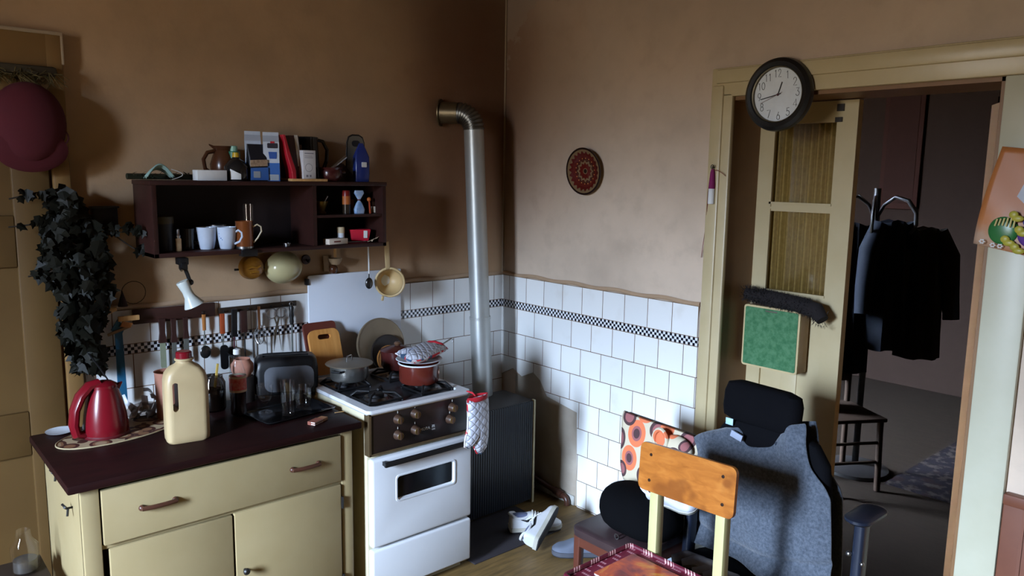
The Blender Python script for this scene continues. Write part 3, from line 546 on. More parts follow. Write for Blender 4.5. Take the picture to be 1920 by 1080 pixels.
# long blue strip with wooden pegs, wooden fish, wire loop
m_blue = mat('teal blue plastic', (28, 88, 120), .5)
t = T('wall_ornament', 'long teal arrow-topped strip hanging with wooden pegs on the tiles', 'ornament', (-2.160, -.055, .86))
O('strip', MB().plate([(-.020, 0), (.016, 0), (.010, .30), (.018, .315), (-.002, .365), (-.032, .318), (-.018, .30)], -.004, .004), m_blue, t)
O('cross_peg', MB().box(-.046, -.012, -.004, .046, -.004, .008, .002, m=TR(-.004, 0, .312, ry=-.32)), wood('grey wood', (120, 94, 66), (140, 112, 82), .6, 'x', 20), t)
O('peg', MB().box(-.006, -.016, .352, .078, -.004, .374, .003), m_beechwood, t); O('clip_tag', MB().plate([(.0, .33), (.04, .322), (.05, .34), (.012, .352)], -.014, -.006), m_orangewood, t)
t = T('wooden_fish', 'curved light wooden bird-shaped ornament beside the ivy', 'ornament', (-2.215, -.045, 1.235))
O('body', MB().tube([(-.05, 0, -.035), (-.03, -.006, .0), (.01, -.008, .022), (.05, -.004, .03)], [.006, .013, .014, .008], 10, flat=.5), m_beechwood, t)
t = T('hanging_cone', 'dark wire loop with a small cone hanging above the wooden rack', 'ornament', (-2.135, -.03, 1.27))
O('cone', MB().lathe([(0, 0), (.02, .0), (.012, .03), (.0, .07)], 14, TR(.0, 0, .0)), mat('dark purple felt', (50, 34, 36), .9), t); O('loop', MB().tube([(.045 + .048 * math.cos(k * .33), 0, .055 + .048 * math.sin(k * .33)) for k in range(19)], .0015, 5, closed=True), m_string, t)
# knife rack with four tools
m_handle = mat('dark brown knife handle', (52, 28, 24), .45); m_blade = mat('grey blade', (120, 124, 118), .35, .5); m_greenblade = mat('grey-green blade', (134, 140, 116), .5)
O('knife_rack', MB().box(-2.097, -.028, 1.186, -1.748, -.010, 1.248, .002), m_darkwood, label='dark wooden knife rack on the tiles', cat='rack')
def knife(x, ztop, hl, hw, bl, bw, mb, label, tip=.3):
    t = T('kitchen_knife', label, 'knife', (x, -.036, ztop), 0, 'tools hanging on the wooden rack')
    O('handle', MB().plate([(-hw * .42, 0), (hw * .42, 0), (hw * .36, -hl * .6), (hw * .55, -hl), (-hw * .55, -hl), (-hw * .36, -hl * .6)], -.008, .006), m_handle, t)
    O('blade', MB().plate([(-bw / 2, -hl + .004), (bw / 2, -hl + .004), (bw / 2, -hl - bl), (-bw / 2 + bw * tip, -hl - bl * .98), (-bw / 2, -hl - bl * (1 - tip))], -.0015, .0015), mb, t)
knife(-1.985, 1.20, .105, .030, .115, .024, m_greenblade, 'wide knife with grey-green blade, first on the wooden rack', .1)
knife(-1.937, 1.196, .105, .024, .125, .020, m_blade, 'long knife, second from the left on the wooden rack')
knife(-1.885, 1.196, .095, .022, .11, .022, m_blade, 'long knife, third from the left on the wooden rack')
t = T('spoon', 'ladle spoon with orange wooden handle at the right of the wooden rack', 'spoon', (-1.803, -.034, 1.212), 0, 'tools hanging on the wooden rack')
O('handle', MB().tube([(0, 0, -.012), (0, 0, -.085)], [.0095, .008], 10, flat=.7), m_orangewood, t); O('hook', MB().tube(arc(0, -.004, .007, 0, 300, 8), .0016, 5), m_blackmetal, t)
O('shaft', MB().tube([(0, 0, -.085), (0, 0, -.16)], .003, 6), m_blade, t); O('bowl', MB().ball((0, -.004, -.185), (.025, .008, .03), 16, 8), mat('dark steel spoon', (70, 68, 66), .25, .8), t)
# metal tool rail
t = T('tool_rail', 'narrow dark metal tool rail on the tiles', 'rack', (-1.54, -.012, 1.205))
O('rail', MB().box(-.19, -.012, -.012, .19, .0, .014, .003), mat('dark worn rail metal', (70, 58, 48), .4, .6, c2=(44, 36, 30), ns=20), t)
for k in range(7): O('hook', MB().tube([(-.172 + k * .057, -.012, .0), (-.172 + k * .057, -.022, -.004), (-.172 + k * .057, -.024, .006)], .003, 6), m_blackmetal, t)
GR = 'tools hanging on the metal rail'
def tool(name, label, x, z=1.200, cat='utensil', y=-.038): return T(name, label, cat, (x, y, z), 0, GR)
t = tool('spatula', 'black spatula with an orange handle, first on the metal rail', -1.722, 1.196)
O('handle', MB().box(-.011, -.006, -.095, .011, .006, .0, .004), mat('orange-red handle', (160, 70, 36), .4), t); O('shaft', MB().tube([(0, 0, -.09), (0, 0, -.16)], .003, 6), m_blade, t); O('head', MB().plate(rpoly(.036, .115, .016, .004, -.205), -.003, .003), m_black, t)
t = tool('ladle', 'black plastic ladle, second on the metal rail', -1.665)
O('handle', MB().box(-.014, -.006, -.12, .014, .006, .012, .005, m=TR(ry=.03)), m_black, t); O('shaft', MB().tube([(-.004, 0, -.115), (-.006, 0, -.17)], .004, 6), mat('dark red shaft', (70, 30, 36), .4), t); O('bowl', MB().lathe([(0, -.03), (.02, -.025), (.032, 0), (.029, 0), (.017, -.021), (0, -.026)], 20, TR(-.012, -.005, -.185, rx=.5)), m_black, t)
t = tool('spatula', 'brown-handled turner with a square wire frame head, third on the metal rail', -1.620)
O('handle', MB().box(-.018, -.006, -.105, .014, .006, .0, .004), m_handle, t); O('shaft', MB().tube([(0, 0, -.1), (0, 0, -.2), (0, -.004, -.27)], .003, 6), m_blackmetal, t)
t = tool('whisk', 'wire whisk with a long handle, fourth on the metal rail', -1.548)
O('handle', MB().tube([(0, 0, .012), (0, 0, -.10)], [.007, .005], 8), mat('copper handle', (140, 90, 56), .35, .7), t)
wm = MB()
for k in range(3): a = k * PI / 3; wm.tube([(math.cos(a) * .024 * math.sin(PI * j / 12) * (1.0 if j < 13 else -1), math.sin(a) * .02 * math.sin(PI * j / 12), -.10 - .035 * (1 - math.cos(PI * j / 12))) for j in range(13)] , .0015, 5).tube([(-math.cos(a) * .024 * math.sin(PI * j / 12), -math.sin(a) * .02 * math.sin(PI * j / 12), -.10 - .035 * (1 - math.cos(PI * j / 12))) for j in range(13)], .0015, 5)
O('wires', wm, m_steel, t)
t = tool('potato_masher', 'wire potato masher with a flat bar hanging behind the whisk', -1.540, 1.18, y=-.024)
O('frame', MB().tube([(-.002, 0, .0), (-.004, 0, -.06), (-.036, 0, -.11), (-.036, 0, -.215)], .002, 6).tube([(.002, 0, .0), (.004, 0, -.06), (.034, 0, -.11), (.034, 0, -.205)], .002, 6), m_steel, t); O('masher_plate', MB().box(-.045, -.03, -.222, .045, .004, -.215, .001, m=TR(ry=-.1)), m_blackmetal, t)
t = tool('scissors', 'steel kitchen scissors with round finger loops on the metal rail', -1.460)
for s_ in (-1, 1):
    O('finger_loop', MB().tube([(s_ * .024 + .026 * math.cos(k * .35), 0, -.03 + .024 * math.sin(k * .35)) for k in range(18)], .003, 6, closed=True), m_steel, t)
    O('blade', MB().plate([(s_ * .012 - .004, -.05), (s_ * .012 + .004, -.05), (-s_ * .006 + .005, -.12), (-s_ * .018, -.215), (-s_ * .01 - .005, -.12)], -.002 + .0015 * s_, .0005 + .0015 * s_), mat('steel blade', (130, 122, 108), .3, .9), t)
t = tool('sharpening_steel', 'sharpening steel with black grip, last on the metal rail', -1.384)
O('grip', MB().lathe([(0, -.095), (.008, -.094), (.011, -.08), (.009, -.065), (.012, -.05), (.010, -.03), (.012, -.012), (.007, 0), (0, .001)], 16), m_black, t); O('rod', MB().tube([(0, 0, -.094), (0, 0, -.25)], .0045, 8), m_blade, t); O('ring', MB().tube(arc(0, .008, .009, 0, 340, 12), .0018, 5), m_steel, t)
# ------------------------------------------------------------------ wall shelf and what stands on and in it
m_shelf = wood('dark mahogany shelf', (40, 20, 17), (52, 26, 21), .5, 'x', 10, .3)
sh = T('wall_shelf', 'dark brown wooden wall shelf with open compartments above the worktop', 'shelf', (-2.063, 0, 1.488))
LW, SD, SH = 1.088, .25, .312
O('side_panel', MB().box(0, -SD, 0, .02, -.002, SH, .002), m_shelf, sh); O('side_panel', MB().box(LW - .02, -SD, 0, LW, -.002, SH, .002), m_shelf, sh)
O('top_panel', MB().box(-.004, -SD - .002, SH - .018, LW + .004, -.002, SH, .002), m_shelf, sh); O('bottom_panel', MB().box(0, -SD, 0, LW, -.002, .018, .002), m_shelf, sh)
O('back_panel', MB().box(.01, -.012, .01, LW - .01, -.002, SH - .01), mat('dark shelf back', (30, 16, 14), .7), sh)
O('divider', MB().box(.700, -SD + .004, .016, .718, -.004, SH - .016), m_shelf, sh); O('inner_shelf', MB().box(.718, -SD + .006, .146, LW - .02, -.004, .158), m_shelf, sh)
ZT, ZB, ZM = 1.801, 1.507, 1.647
GT, GI = 'things on top of the wall shelf', 'things inside the wall shelf'
def X(name, label, cat, x, y, z, rz=0, g=GT): return T(name, label, cat, (x, y, z), rz, g)
m_green = mat('dark green foil', (34, 40, 28), .5)
m = MB(); random.seed(11)
for k in range(46):
    a = k / 46; p = V((a * .30, .01 * math.sin(a * 20), .014 + .012 * random.random())); q = V((random.uniform(-.02, .02), random.uniform(-.025, .025), random.uniform(-.012, .018)))
    m.loft([[p + V((0, .006, 0)), p + V((0, -.006, 0)), p + V((.006, 0, .004))], [p + q + V((0, .002, 0)), p + q + V((0, -.002, 0)), p + q + V((.002, 0, 0))]])
t = X('garland', 'dark green garland lying on the left end of the shelf top', 'garland', -2.118, -.13, ZT); O('strand', m.tube([(0, 0, .014), (.1, .01, .014), (.2, -.008, .014), (.31, .0, .012)], .012, 8), m_green, t)
t = X('face_mask', 'pale green folded face mask on the shelf top', 'face mask', -2.012, -.195, ZT, .1)
O('cloth', MB().grid(lambda u, v: (-.055 + .11 * u, -.02 + .04 * v, .012 + .050 * math.sin(PI * min(1, u * 1.02)) * (1 - .35 * v) + .006 * math.sin(v * 12)), 14, 8), mat('pale green fabric', (140, 168, 160), .9), t, sol=.002)
O('ear_loop', MB().tube([(.04 + .045 * math.sin(PI * k / 12), -.022 - .004 * k / 12, .045 - .042 * k / 12) for k in range(13)], .0016, 5), m_paper, t)
O('white_box', MB().box(-.062, -.03, 0, .062, .03, .044, .002), m_paper, label='plain white cardboard box lying on the shelf top', cat='box', group=GT, loc=(-1.810, -.20, ZT))
m_brownglaze = mat('brown glazed pottery', (74, 42, 24), .25)
t = X('pitcher', 'brown glazed pitcher with handle behind the dark oil bottle', 'pitcher', -1.700, -.07, ZT)
O('body', MB().lathe([(0, 0), (.04, 0), (.055, .03), (.058, .07), (.045, .11), (.036, .13), (.045, .15), (.042, .15), (.03, .128), (0, .12)], 28), m_brownglaze, t)
O('handle', MB().tube([(-.036, 0, .128), (-.07, 0, .12), (-.088, 0, .09), (-.082, 0, .05), (-.056, 0, .03)], .009, 8), m_brownglaze, t); O('spout', MB().loft([[(-.04, -.014, .148), (-.04, .014, .148), (-.03, 0, .125)], [(-.062, -.003, .157), (-.062, .003, .157), (-.062, 0, .152)]]), m_brownglaze, t)
t = X('oil_bottle', 'dark round bottle with yellow cap at the front of the shelf top', 'bottle', -1.690, -.185, ZT)
O('bottle', MB().lathe([(0, 0), (.045, 0), (.05, .01), (.05, .06), (.035, .082), (.016, .095), (.014, .105), (0, .105)], 26), mat('dark bottle', (30, 28, 28), .12), t); O('cap', MB().lathe([(0, .122), (.013, .121), (.015, .1), (0, .1)], 18), mat('yellow cap', (196, 158, 30), .4), t); O('label', MB().grid(lambda u, v: (.0508 * math.sin(-.9 + u * .9), -.0508 * math.cos(-.9 + u * .9), .006 + .045 * v * (1 - .5 * u)), 8, 2), m_paper, t)
t = X('spray_bottle', 'bottle with a white and green cap behind the oil bottle', 'bottle', -1.665, -.10, ZT)
O('bottle', MB().lathe([(0, 0), (.032, 0), (.034, .08), (.024, .10), (0, .10)], 22), mat('dark teal bottle', (24, 40, 38), .2), t); O('collar', MB().lathe([(.026, .098), (.027, .125), (.024, .128), (0, .128)], 22), mat('green plastic cap', (34, 110, 84), .4), t); O('cap', MB().lathe([(.016, .126), (.016, .150), (.012, .152), (0, .152)], 20), mat('pale green cap', (150, 196, 170), .4), t)
m_blue2 = mat('blue print', (58, 104, 176), .45, c2=(44, 84, 150)); m_navy = mat('black print', (24, 26, 34), .45)
t = X('coffee_bag', 'black and blue foil food bag beside the milk cartons', 'bag', -1.598, -.19, ZT)
O('bag', MB().loft([rrect(.085, .045, .012, 0), rrect(.088, .05, .012, .05), rrect(.086, .04, .01, .10), rrect(.088, .012, .005, .142), rrect(.088, .006, .002, .160)]), m_navy, t)
O('picture_band', MB().plate([(-.040, .062), (.036, .066), (.036, .094), (-.040, .09)], -.028, -.02), mat('beige print', (196, 168, 138), .5, c2=(90, 66, 50), ns=70, amt=.9), t); O('blue_print', MB().plate([(-.042, .004), (.04, .004), (.038, .060), (-.040, .056)], -.0285, -.018), m_blue2, t); O('price_label', MB().plate(rpoly(.03, .028, .002, -.014, .028), -.030, -.02), mat('grey label', (160, 168, 176), .6), t)
def carton(x, y, h, label, rz):
    t = X('milk_carton', label, 'carton', x, y, ZT, rz)
    w2 = .034
    O('body', MB().box(-w2, -w2, 0, w2, w2, h * .80).add([(-w2, -w2, h * .8), (w2, -w2, h * .8), (w2, w2, h * .8), (-w2, w2, h * .8), (-w2, -.002, h * .93), (w2, -.002, h * .93), (w2, .002, h * .93), (-w2, .002, h * .93)], [(0, 1, 5, 4), (2, 3, 7, 6), (1, 2, 6, 5), (3, 0, 4, 7)]).box(-w2, -.002, h * .92, w2, .002, h), mat('pale carton', (196, 204, 216), .5), t)
    O('blue_print', MB().box(-w2 - .0006, -w2 - .0006, .0, w2 + .0006, w2 + .0006, h * .37), m_blue2, t)
    return t
ct = carton(-1.530, -.185, .215, 'tall blue and white milk carton at the front', -.40)
O('badge', MB().plate(rpoly(.044, .022, .004, .006, .155), -.0356, -.034), mat('dark badge', (40, 36, 48), .5), ct); O('badge_top', MB().plate(rpoly(.018, .008, .002, .006, .170), -.0358, -.034), m_redtrim, ct); O('cup_print', MB().plate([(-.012, .128), (.024, .128), (.022, .098), (-.008, .098)], -.0356, -.034), mat('cup print', (48, 84, 160), .5), ct); O('price_label', MB().plate(rpoly(.052, .026, .001, .004, .016), -.0360, -.034), mat('grey label', (160, 168, 176), .6), ct)
carton(-1.578, -.10, .220, 'second blue and white milk carton half hidden behind the first', -.35)
O('red_bag', MB().loft([rrect(.02, .07, .004, 0, cx=.03), rrect(.022, .07, .004, .05, cx=.026), rrect(.02, .06, .004, .12, cx=.006), rrect(.010, .05, .002, .205, cx=-.012)]), mat('red foil', (176, 30, 46), .35), label='red foil bag leaning between carton and books', cat='bag', group=GT, loc=(-1.475, -.205, ZT))
t = X('cookbook', 'dark book with white spine leaning right of the red bag', 'book', -1.418, -.15, ZT, 0)
O('cover', MB().plate([(-.022, 0), (.03, 0), (.014, .205), (-.03, .205)], -.05, .06), mat('dark red cover', (60, 22, 22), .5), t); O('spine', MB().plate([(.008, .068), (.026, .068), (.008, .207), (-.008, .207)], -.052, -.049), mat('cream spine', (196, 188, 176), .6), t)
t = X('thermos_jug', 'black insulated jug with a big handle on the shelf top', 'jug', -1.305, -.075, ZT)
O('body', MB().lathe([(0, 0), (.06, 0), (.062, .02), (.058, .12), (.054, .19), (.056, .205), (.05, .208), (0, .208)], 30), m_blackgloss, t); O('handle', MB().tube([(.05, 0, .196), (.085, 0, .190), (.108, 0, .15), (.104, 0, .10), (.085, 0, .05), (.058, 0, .03)], .009, 8), m_blackgloss, t); O('spout', MB().loft([[(-.05, -.02, .206), (-.05, .02, .206), (-.052, 0, .17)], [(-.072, -.004, .208), (-.072, .004, .208), (-.068, 0, .19)]]), m_blackgloss, t)
t = X('bulb_box', 'white printed lamp bulb box standing on a wooden slat', 'box', -1.372, -.205, ZT + .012, .06)
O('box', MB().box(-.032, -.03, 0, .032, .03, .128, .001), mat('white bulb carton', (214, 212, 214), .6), t); O('print', MB().tube(arc(-.004, .05, .018, 0, 360, 20, -.0302), .0008, 4).box(-.024, -.0306, .112, .022, -.0300, .116).box(-.024, -.0306, .101, .014, -.0300, .103).box(-.024, -.0306, .094, .018, -.0300, .096).box(-.018, -.0306, .008, -.008, -.0300, .018).box(.0, -.0306, .008, .008, -.0300, .018), mat('grey print', (132, 128, 138), .6), t)
O('brown_box', MB().box(-.025, -.02, 0, .025, .02, .155, .001), mat('brown cardboard', (84, 62, 46), .7), label='narrow brown cardboard box behind the white bulb box', cat='box', group=GT, loc=(-1.390, -.130, ZT + .012))
O('wooden_board', MB().box(-.088, -.03, 0, .088, .12, .012, .002), m_beechwood, label='thin light wooden slat at the shelf top edge under the bulb box', cat='board', group=GT, loc=(-1.375, -.218, ZT))
t = X('mortar_bowl', 'small dark red glazed pot with a steel pestle on the shelf top', 'bowl', -1.240, -.185, ZT)
O('bowl', MB().lathe([(0, 0), (.04, 0), (.052, .02), (.054, .045), (.05, .055), (.056, .065), (.052, .065), (.046, .05), (.04, .012), (0, .01)], 28), m_potred, t); O('lug', MB().box(.05, -.012, .036, .076, .012, .052, .005), m_potred, t)
O('pestle', MB().tube([(-.02, .0, .04), (.075, -.01, .115)], [.007, .0085], 10).ball((.075, -.01, .115), .0085, 10, 6), m_steel, label='steel pestle sticking out of the dark red pot', cat='pestle', group=GT, loc=(-1.240, -.185, ZT))
O('wooden_scraper', MB().plate([(0, 0), (.14, -.0), (.06, .085), (.03, .09)], -.006, .006), m_darkwood, label='dark wooden wedge leaning beside the red pot', cat='board', group=GT, loc=(-1.185, -.10, ZT))
t = X('grater', 'arched grey tin grater standing behind the blue pack', 'grater', -1.055, -.10, ZT)
O('panel', MB().plate([(-.052, 0), (.052, 0), (.044, .19), (.036, .212), (.018, .222), (-.018, .222), (-.036, .212), (-.044, .19)], -.004, .004), mat('grey tin', (122, 120, 112), .4, .6), t); O('rim', MB().tube([(-.056, 0, 0), (-.047, 0, .19), (-.038, 0, .216), (-.018, 0, .226), (.018, 0, .226), (.038, 0, .216), (.047, 0, .19), (.056, 0, 0)], .004, 6), m_blackmetal, t); O('slot', MB().plate(rpoly(.045, .03, .015, 0, .185), -.006, .0), m_navy, t)
t = X('foil_packet', 'shiny blue foil packet in front of the grater', 'packet', -1.062, -.165, ZT)
O('packet', MB().loft([rrect(.075, .03, .008, .0), rrect(.08, .04, .012, .04), rrect(.078, .036, .01, .12), rrect(.05, .014, .004, .155), rrect(.02, .006, .002, .185)]), mat('shiny blue foil', (22, 42, 118), .22, c2=(60, 70, 100), ns=9), t); O('label', MB().plate(rpoly(.026, .024, .003, .004, .082), -.0235, -.018), m_paper, t)
# inside, left compartment
m_mug = mat('white glazed mug', (196, 206, 222), .18)
def mug(x, y, label, rz, dots=False):
    t = X('mug', label, 'mug', x, y, ZB, rz, GI)
    O('body', MB().lathe([(0, 0), (.027, 0), (.03, .004), (.037, .045), (.041, .088), (.0415, .095), (.038, .095), (.034, .045), (.026, .008), (0, .007)], 32), m_mug, t)
    O('handle', MB().tube([(.038, 0, .074), (.052, 0, .082), (.066, 0, .072), (.068, 0, .054), (.056, 0, .032), (.034, 0, .022)], .0055, 8), m_mug, t)
    if dots: O('dots', MB().ball((-.018, -.0325, .055), .002, 8, 5).ball((-.012, -.0355, .048), .0025, 8, 5).ball((-.02, -.034, .068), .0018, 8, 5).ball((-.006, -.037, .042), .002, 8, 5), m_blue2, t)
mug(-1.818, -.155, 'plain white mug with its handle turned away to the left, in the wall shelf', 2.5)
mug(-1.742, -.185, 'white mug with blue dots and handle to the right, in the wall shelf', -.75, True)
t = X('sugar_pot', 'white pot with a metal lid behind the two white mugs', 'pot', -1.745, -.075, ZB, 0, GI)
O('body', MB().lathe([(0, 0), (.035, 0), (.04, .095), (0, .095)], 26), m_mug, t); O('lid', MB().lathe([(.042, .095), (.042, .099), (.015, .104), (.008, .110), (0, .111)], 26), m_steel, t)
m_copper = mat('copper-brown enamel', (126, 70, 34), .25, .3, c2=(96, 50, 24))
t = X('tall_mug', 'copper-brown tall mug with a pale ear handle on the shelf', 'mug', -1.672, -.205, ZB, -.5, GI)
O('body', MB().lathe([(0, 0), (.036, 0), (.037, .006), (.037, .115), (.039, .12), (.036, .12), (.034, .01), (0, .01)], 28), m_copper, t); O('handle', MB().tube([(.037, 0, .095), (.055, 0, .105), (.07, 0, .095), (.072, 0, .075), (.055, 0, .045), (.038, 0, .025)], .0035, 8), mat('pale handle', (196, 180, 150), .3), t); O('foot_ring', MB().lathe([(.038, 0), (.0385, .01), (.036, .01)], 28), m_steel, t)
O('clamp', MB().box(-.04, -.012, -.014, .03, .03, .016, .003), m_black, label='small black clamp under the copper mug at the shelf edge', cat='clamp', group=GI, loc=(-1.668, -.252, 1.490))
O('tall_glass', MB().lathe([(0, 0), (.024, 0), (.027, .19), (.0255, .19), (.0225, .012), (0, .01)], 24), m_clear, label='tall clear glass behind the copper-brown mug', cat='glass', group=GI, loc=(-1.612, -.110, ZB))
t = X('tea_tin', 'dark cylindrical tin with a dull green lid at the left end inside the shelf', 'tin', -1.990, -.120, ZB, 0, GI)
O('tin', MB().lathe([(0, 0), (.045, 0), (.045, .115), (0, .115)], 26), m_navy, t); O('lid', MB().lathe([(.047, .113), (.047, .142), (.04, .146), (0, .146)], 26), mat('dull olive lid', (70, 64, 44), .5), t)
t = X('perfume_bottle', 'tiny slim bottle with a silver neck in front of the dark tin', 'bottle', -1.950, -.195, ZB, 0, GI)
O('bottle', MB().box(-.011, -.008, 0, .011, .008, .055, .003), mat('cream flask', (178, 150, 116), .3, c2=(120, 92, 60), ns=50, amt=.8), t); O('neck', MB().lathe([(.008, .055), (.010, .066), (.006, .072), (.005, .092), (0, .093)], 14), m_steel, t)
t = X('dark_mug', 'dark mug between the tiny bottle and the white mugs', 'mug', -1.898, -.130, ZB, -.4, GI)
O('body', MB().lathe([(0, 0), (.034, 0), (.037, .09), (.034, .09), (.03, .01), (0, .01)], 26), mat('very dark glaze', (28, 28, 26), .2), t); O('handle', MB().tube([(.035, 0, .075), (.058, 0, .07), (.06, 0, .045), (.034, 0, .022)], .004, 8), mat('very dark glaze', (28, 28, 26), .2), t)
O('steel_ring', MB().tube([(.016 * math.cos(k * .4), .016 * math.sin(k * .4), .012) for k in range(16)], .0025, 6, closed=True).lathe([(0, 0), (.014, 0), (.015, .012), (0, .012)], 18), m_steel, label='small round steel lid lying right of the copper mug', cat='lid', group=GI, loc=(-1.475, -.205, ZB))
# right compartments
m_brass = mat('tarnished brass', (134, 110, 56), .3, .8)
t = X('brass_mortar', 'small brass mortar with a pestle in the upper right compartment', 'mortar', -1.282, -.165, ZM, 0, GI)
O('cup', MB().lathe([(0, 0), (.024, 0), (.026, .006), (.018, .014), (.026, .04), (.034, .06), (.031, .06), (.022, .035), (0, .02)], 24), m_brass, t); O('pestle', MB().tube([(0, 0, .03), (.035, 0, .085)], .004, 8), m_steel, t)
t = X('spice_jar', 'spice jar with red cap and orange label', 'jar', -1.155, -.180, ZM, 0, GI)
O('jar', MB().lathe([(0, 0), (.018, 0), (.019, .05), (0, .05)], 20), mat('dark spice', (44, 34, 26), .2), t); O('label', MB().lathe([(.0195, .045), (.0195, .085), (0, .085)], 20), mat('orange label', (176, 96, 42), .5), t); O('cap', MB().lathe([(.0195, .085), (.018, .108), (.016, .112), (0, .112)], 20), mat('dark red cap', (120, 26, 22), .35), t)
O('brown_carton', MB().box(-.014, -.012, 0, .014, .012, .066, .001), mat('brown carton', (116, 66, 50), .7), label='small brown carton behind the tied blue bag', cat='box', group=GI, loc=(-1.105, -.13, ZM))
t = X('sweet_bag', 'little blue cellophane bag tied at the neck', 'bag', -1.088, -.185, ZM, 0, GI)
O('bag', MB().loft([rrect(.05, .025, .008, 0), rrect(.056, .03, .01, .02), rrect(.03, .02, .008, .05), rrect(.010, .010, .004, .064), rrect(.012, .012, .004, .068), rrect(.05, .02, .006, .098), rrect(.044, .012, .004, .112)]), mat('blue cellophane', (104, 150, 204), .2, c2=(190, 206, 226), ns=30, amt=1), t); O('tie', MB().tube([(.007 * math.cos(k * .5), .007 * math.sin(k * .5), .066) for k in range(13)], .003, 6, closed=True), mat('maroon tie', (86, 20, 34), .6), t)
t = X('pin_stick', 'short orange wooden stick with a ball head', 'stick', -1.030, -.185, ZM, 0, GI); O('stick', MB().tube([(.004, 0, 0), (-.001, 0, .06)], [.006, .004], 8), mat('red-orange wood', (176, 72, 40), .4), t); O('ball', MB().ball((-.002, 0, .068), .011, 14, 8), mat('orange ball', (192, 104, 48), .35), t)
t = X('salt_jar', 'tiny glass salt jar half filled with white, at the right end', 'jar', -.995, -.165, ZM, 0, GI); O('jar', MB().lathe([(0, 0), (.018, 0), (.019, .045), (.014, .055), (.014, .062), (0, .062)], 20), m_clear, t); O('salt', MB().lathe([(0, .002), (.017, .002), (.0175, .032), (0, .033)], 20), mat('salt', (224, 214, 196), .9), t)
t = X('cream_jar', 'small white jar with a cream lid in the lower right compartment', 'jar', -1.185, -.175, ZB, 0, GI); O('jar', MB().lathe([(0, 0), (.016, 0), (.018, .012), (.018, .05), (0, .05)], 18), m_white_c, t); O('lid', MB().lathe([(.019, .048), (.019, .074), (.016, .077), (0, .077)], 18), mat('cream lid', (206, 186, 150), .5), t)
t = X('flat_box', 'flat white carton with red print at the front of the lower right compartment', 'box', -1.235, -.215, ZB, .18, GI); O('box', MB().box(-.055, -.024, 0, .055, .024, .026, .001), mat('off-white carton', (214, 200, 184), .6), t); O('print', MB().box(-.028, -.0246, .010, .012, -.0240, .016), mat('dark red print', (110, 44, 38), .6), t)
t = X('tea_box', 'red tea box lying in the lower right compartment', 'box', -1.075, -.16, ZB + .006, -.35, GI); O('box', MB().loft([rrect(.085, .05, .004, 0), rrect(.105, .065, .004, .055)]), mat('red carton', (196, 26, 52), .5), t); O('barcode_label', MB().box(.016, -.034, .014, .034, -.030, .050), m_paper, t)
t = X('sachet', 'crumpled paper sachet at the right of the lower compartment', 'sachet', -1.000, -.195, ZB, .2, GI); O('paper', MB().grid(lambda u, v: (-.045 + .09 * u, -.02 + .04 * v, .003 + .02 * max(0, math.sin(u * 3.1)) * (1 - v) + .004 * math.sin(u * 14 + v * 5)), 12, 5), mat('beige paper', (190, 168, 140), .7), t, sol=.001)
t = X('teaspoon', 'steel teaspoon lying between the flat carton and the red box', 'spoon', -1.125, -.225, ZB + .004, -.2, GI); O('spoon', MB().tube([(-.05, 0, .002), (.02, 0, .003)], .002, 6).ball((.035, 0, .002), (.018, .010, .003), 12, 6), m_steel, t)

# ------------------------------------------------------------------ things hanging under the shelf and on the wall
t = T('clamp_lamp', 'white bell-shaped lamp on a black clamp at the left end of the shelf', 'lamp', (-1.948, -.225, 1.485))
O('clamp', MB().box(-.022, -.03, -.03, .018, .02, .0, .004).box(-.016, -.034, -.05, .012, .0, -.02, .004).tube([(-.002, -.02, -.03), (.012, -.022, -.07), (.02, -.024, -.10)], .008, 8).ball((.022, -.024, -.104), .013, 12, 8), m_black, t)
O('screw', MB().tube([(-.018, -.03, -.045), (-.018, -.046, -.05)], .005, 8), m_steel, t)
ax = V((.38, -.08, -.92)).normalized(); qa = ax.to_track_quat('Z', 'Y').to_matrix().to_4x4()
ls_ = O('lamp_shade', MB().lathe([(.0, .0), (.024, .0), (.0255, .004), (.020, .045), (.022, .07), (.034, .095), (.042, .112), (.040, .112), (.02, .07), (.017, .045), (0, .04)], 32, Matrix.Translation((-.012, -.024, -.098)) @ qa), mat('white lamp enamel', (206, 212, 206), .3), t)
O('vent_slot', MB().box(-.010, -.0245, .012, .010, -.022, .015).box(-.010, -.0245, .020, .010, -.022, .023).box(-.010, -.0225, .028, .010, -.020, .031), m_black, ls_)
bpy.context.view_layer.update()
vs_ = ls_.children[0]; vs_.matrix_local = Matrix.Translation((-.012, -.024, -.098)) @ qa @ TR(rz=.75)
t = T('jelly_mould', 'round amber moulded dish hanging under the shelf', 'mould', (-1.587, -.05, 1.402))
m_amber = mat('amber glaze', (154, 104, 34), .2, c2=(118, 74, 20), ns=30, bump=.6, bs=60)
O('dish', MB().lathe([(0, .045), (.03, .043), (.05, .032), (.055, .02), (.057, .0), (.05, .0), (0, .005)], 36, FACE), m_amber, t); O('relief', MB().tube([(-.03, -.048, .0), (-.01, -.05, .006), (.01, -.05, .0), (.03, -.046, .008)], .006, 8).tube([(-.02, -.047, -.022), (.0, -.048, -.018), (.022, -.046, -.02)], .004, 8), m_amber, t)
for s_ in (-1, 1): O('lug', MB().box(s_ * .066 - .01, -.006, -.012, s_ * .066 + .01, .002, -.002, .002), m_blackmetal, t)
O('hanging_bowl', MB().lathe([(0, .075), (.03, .073), (.06, .06), (.08, .035), (.088, .008), (.095, .0), (.092, -.003), (.084, .006), (.055, .052), (0, .066)], 44, FACE, 1.03, .82), mat('cream enamel bowl', (186, 176, 134), .18, c2=(172, 160, 116), ns=3), label='oval cream enamel bowl hanging bottom-out under the shelf', cat='bowl', loc=(-1.425, -.05, 1.390), rot=(0, 0, .1))
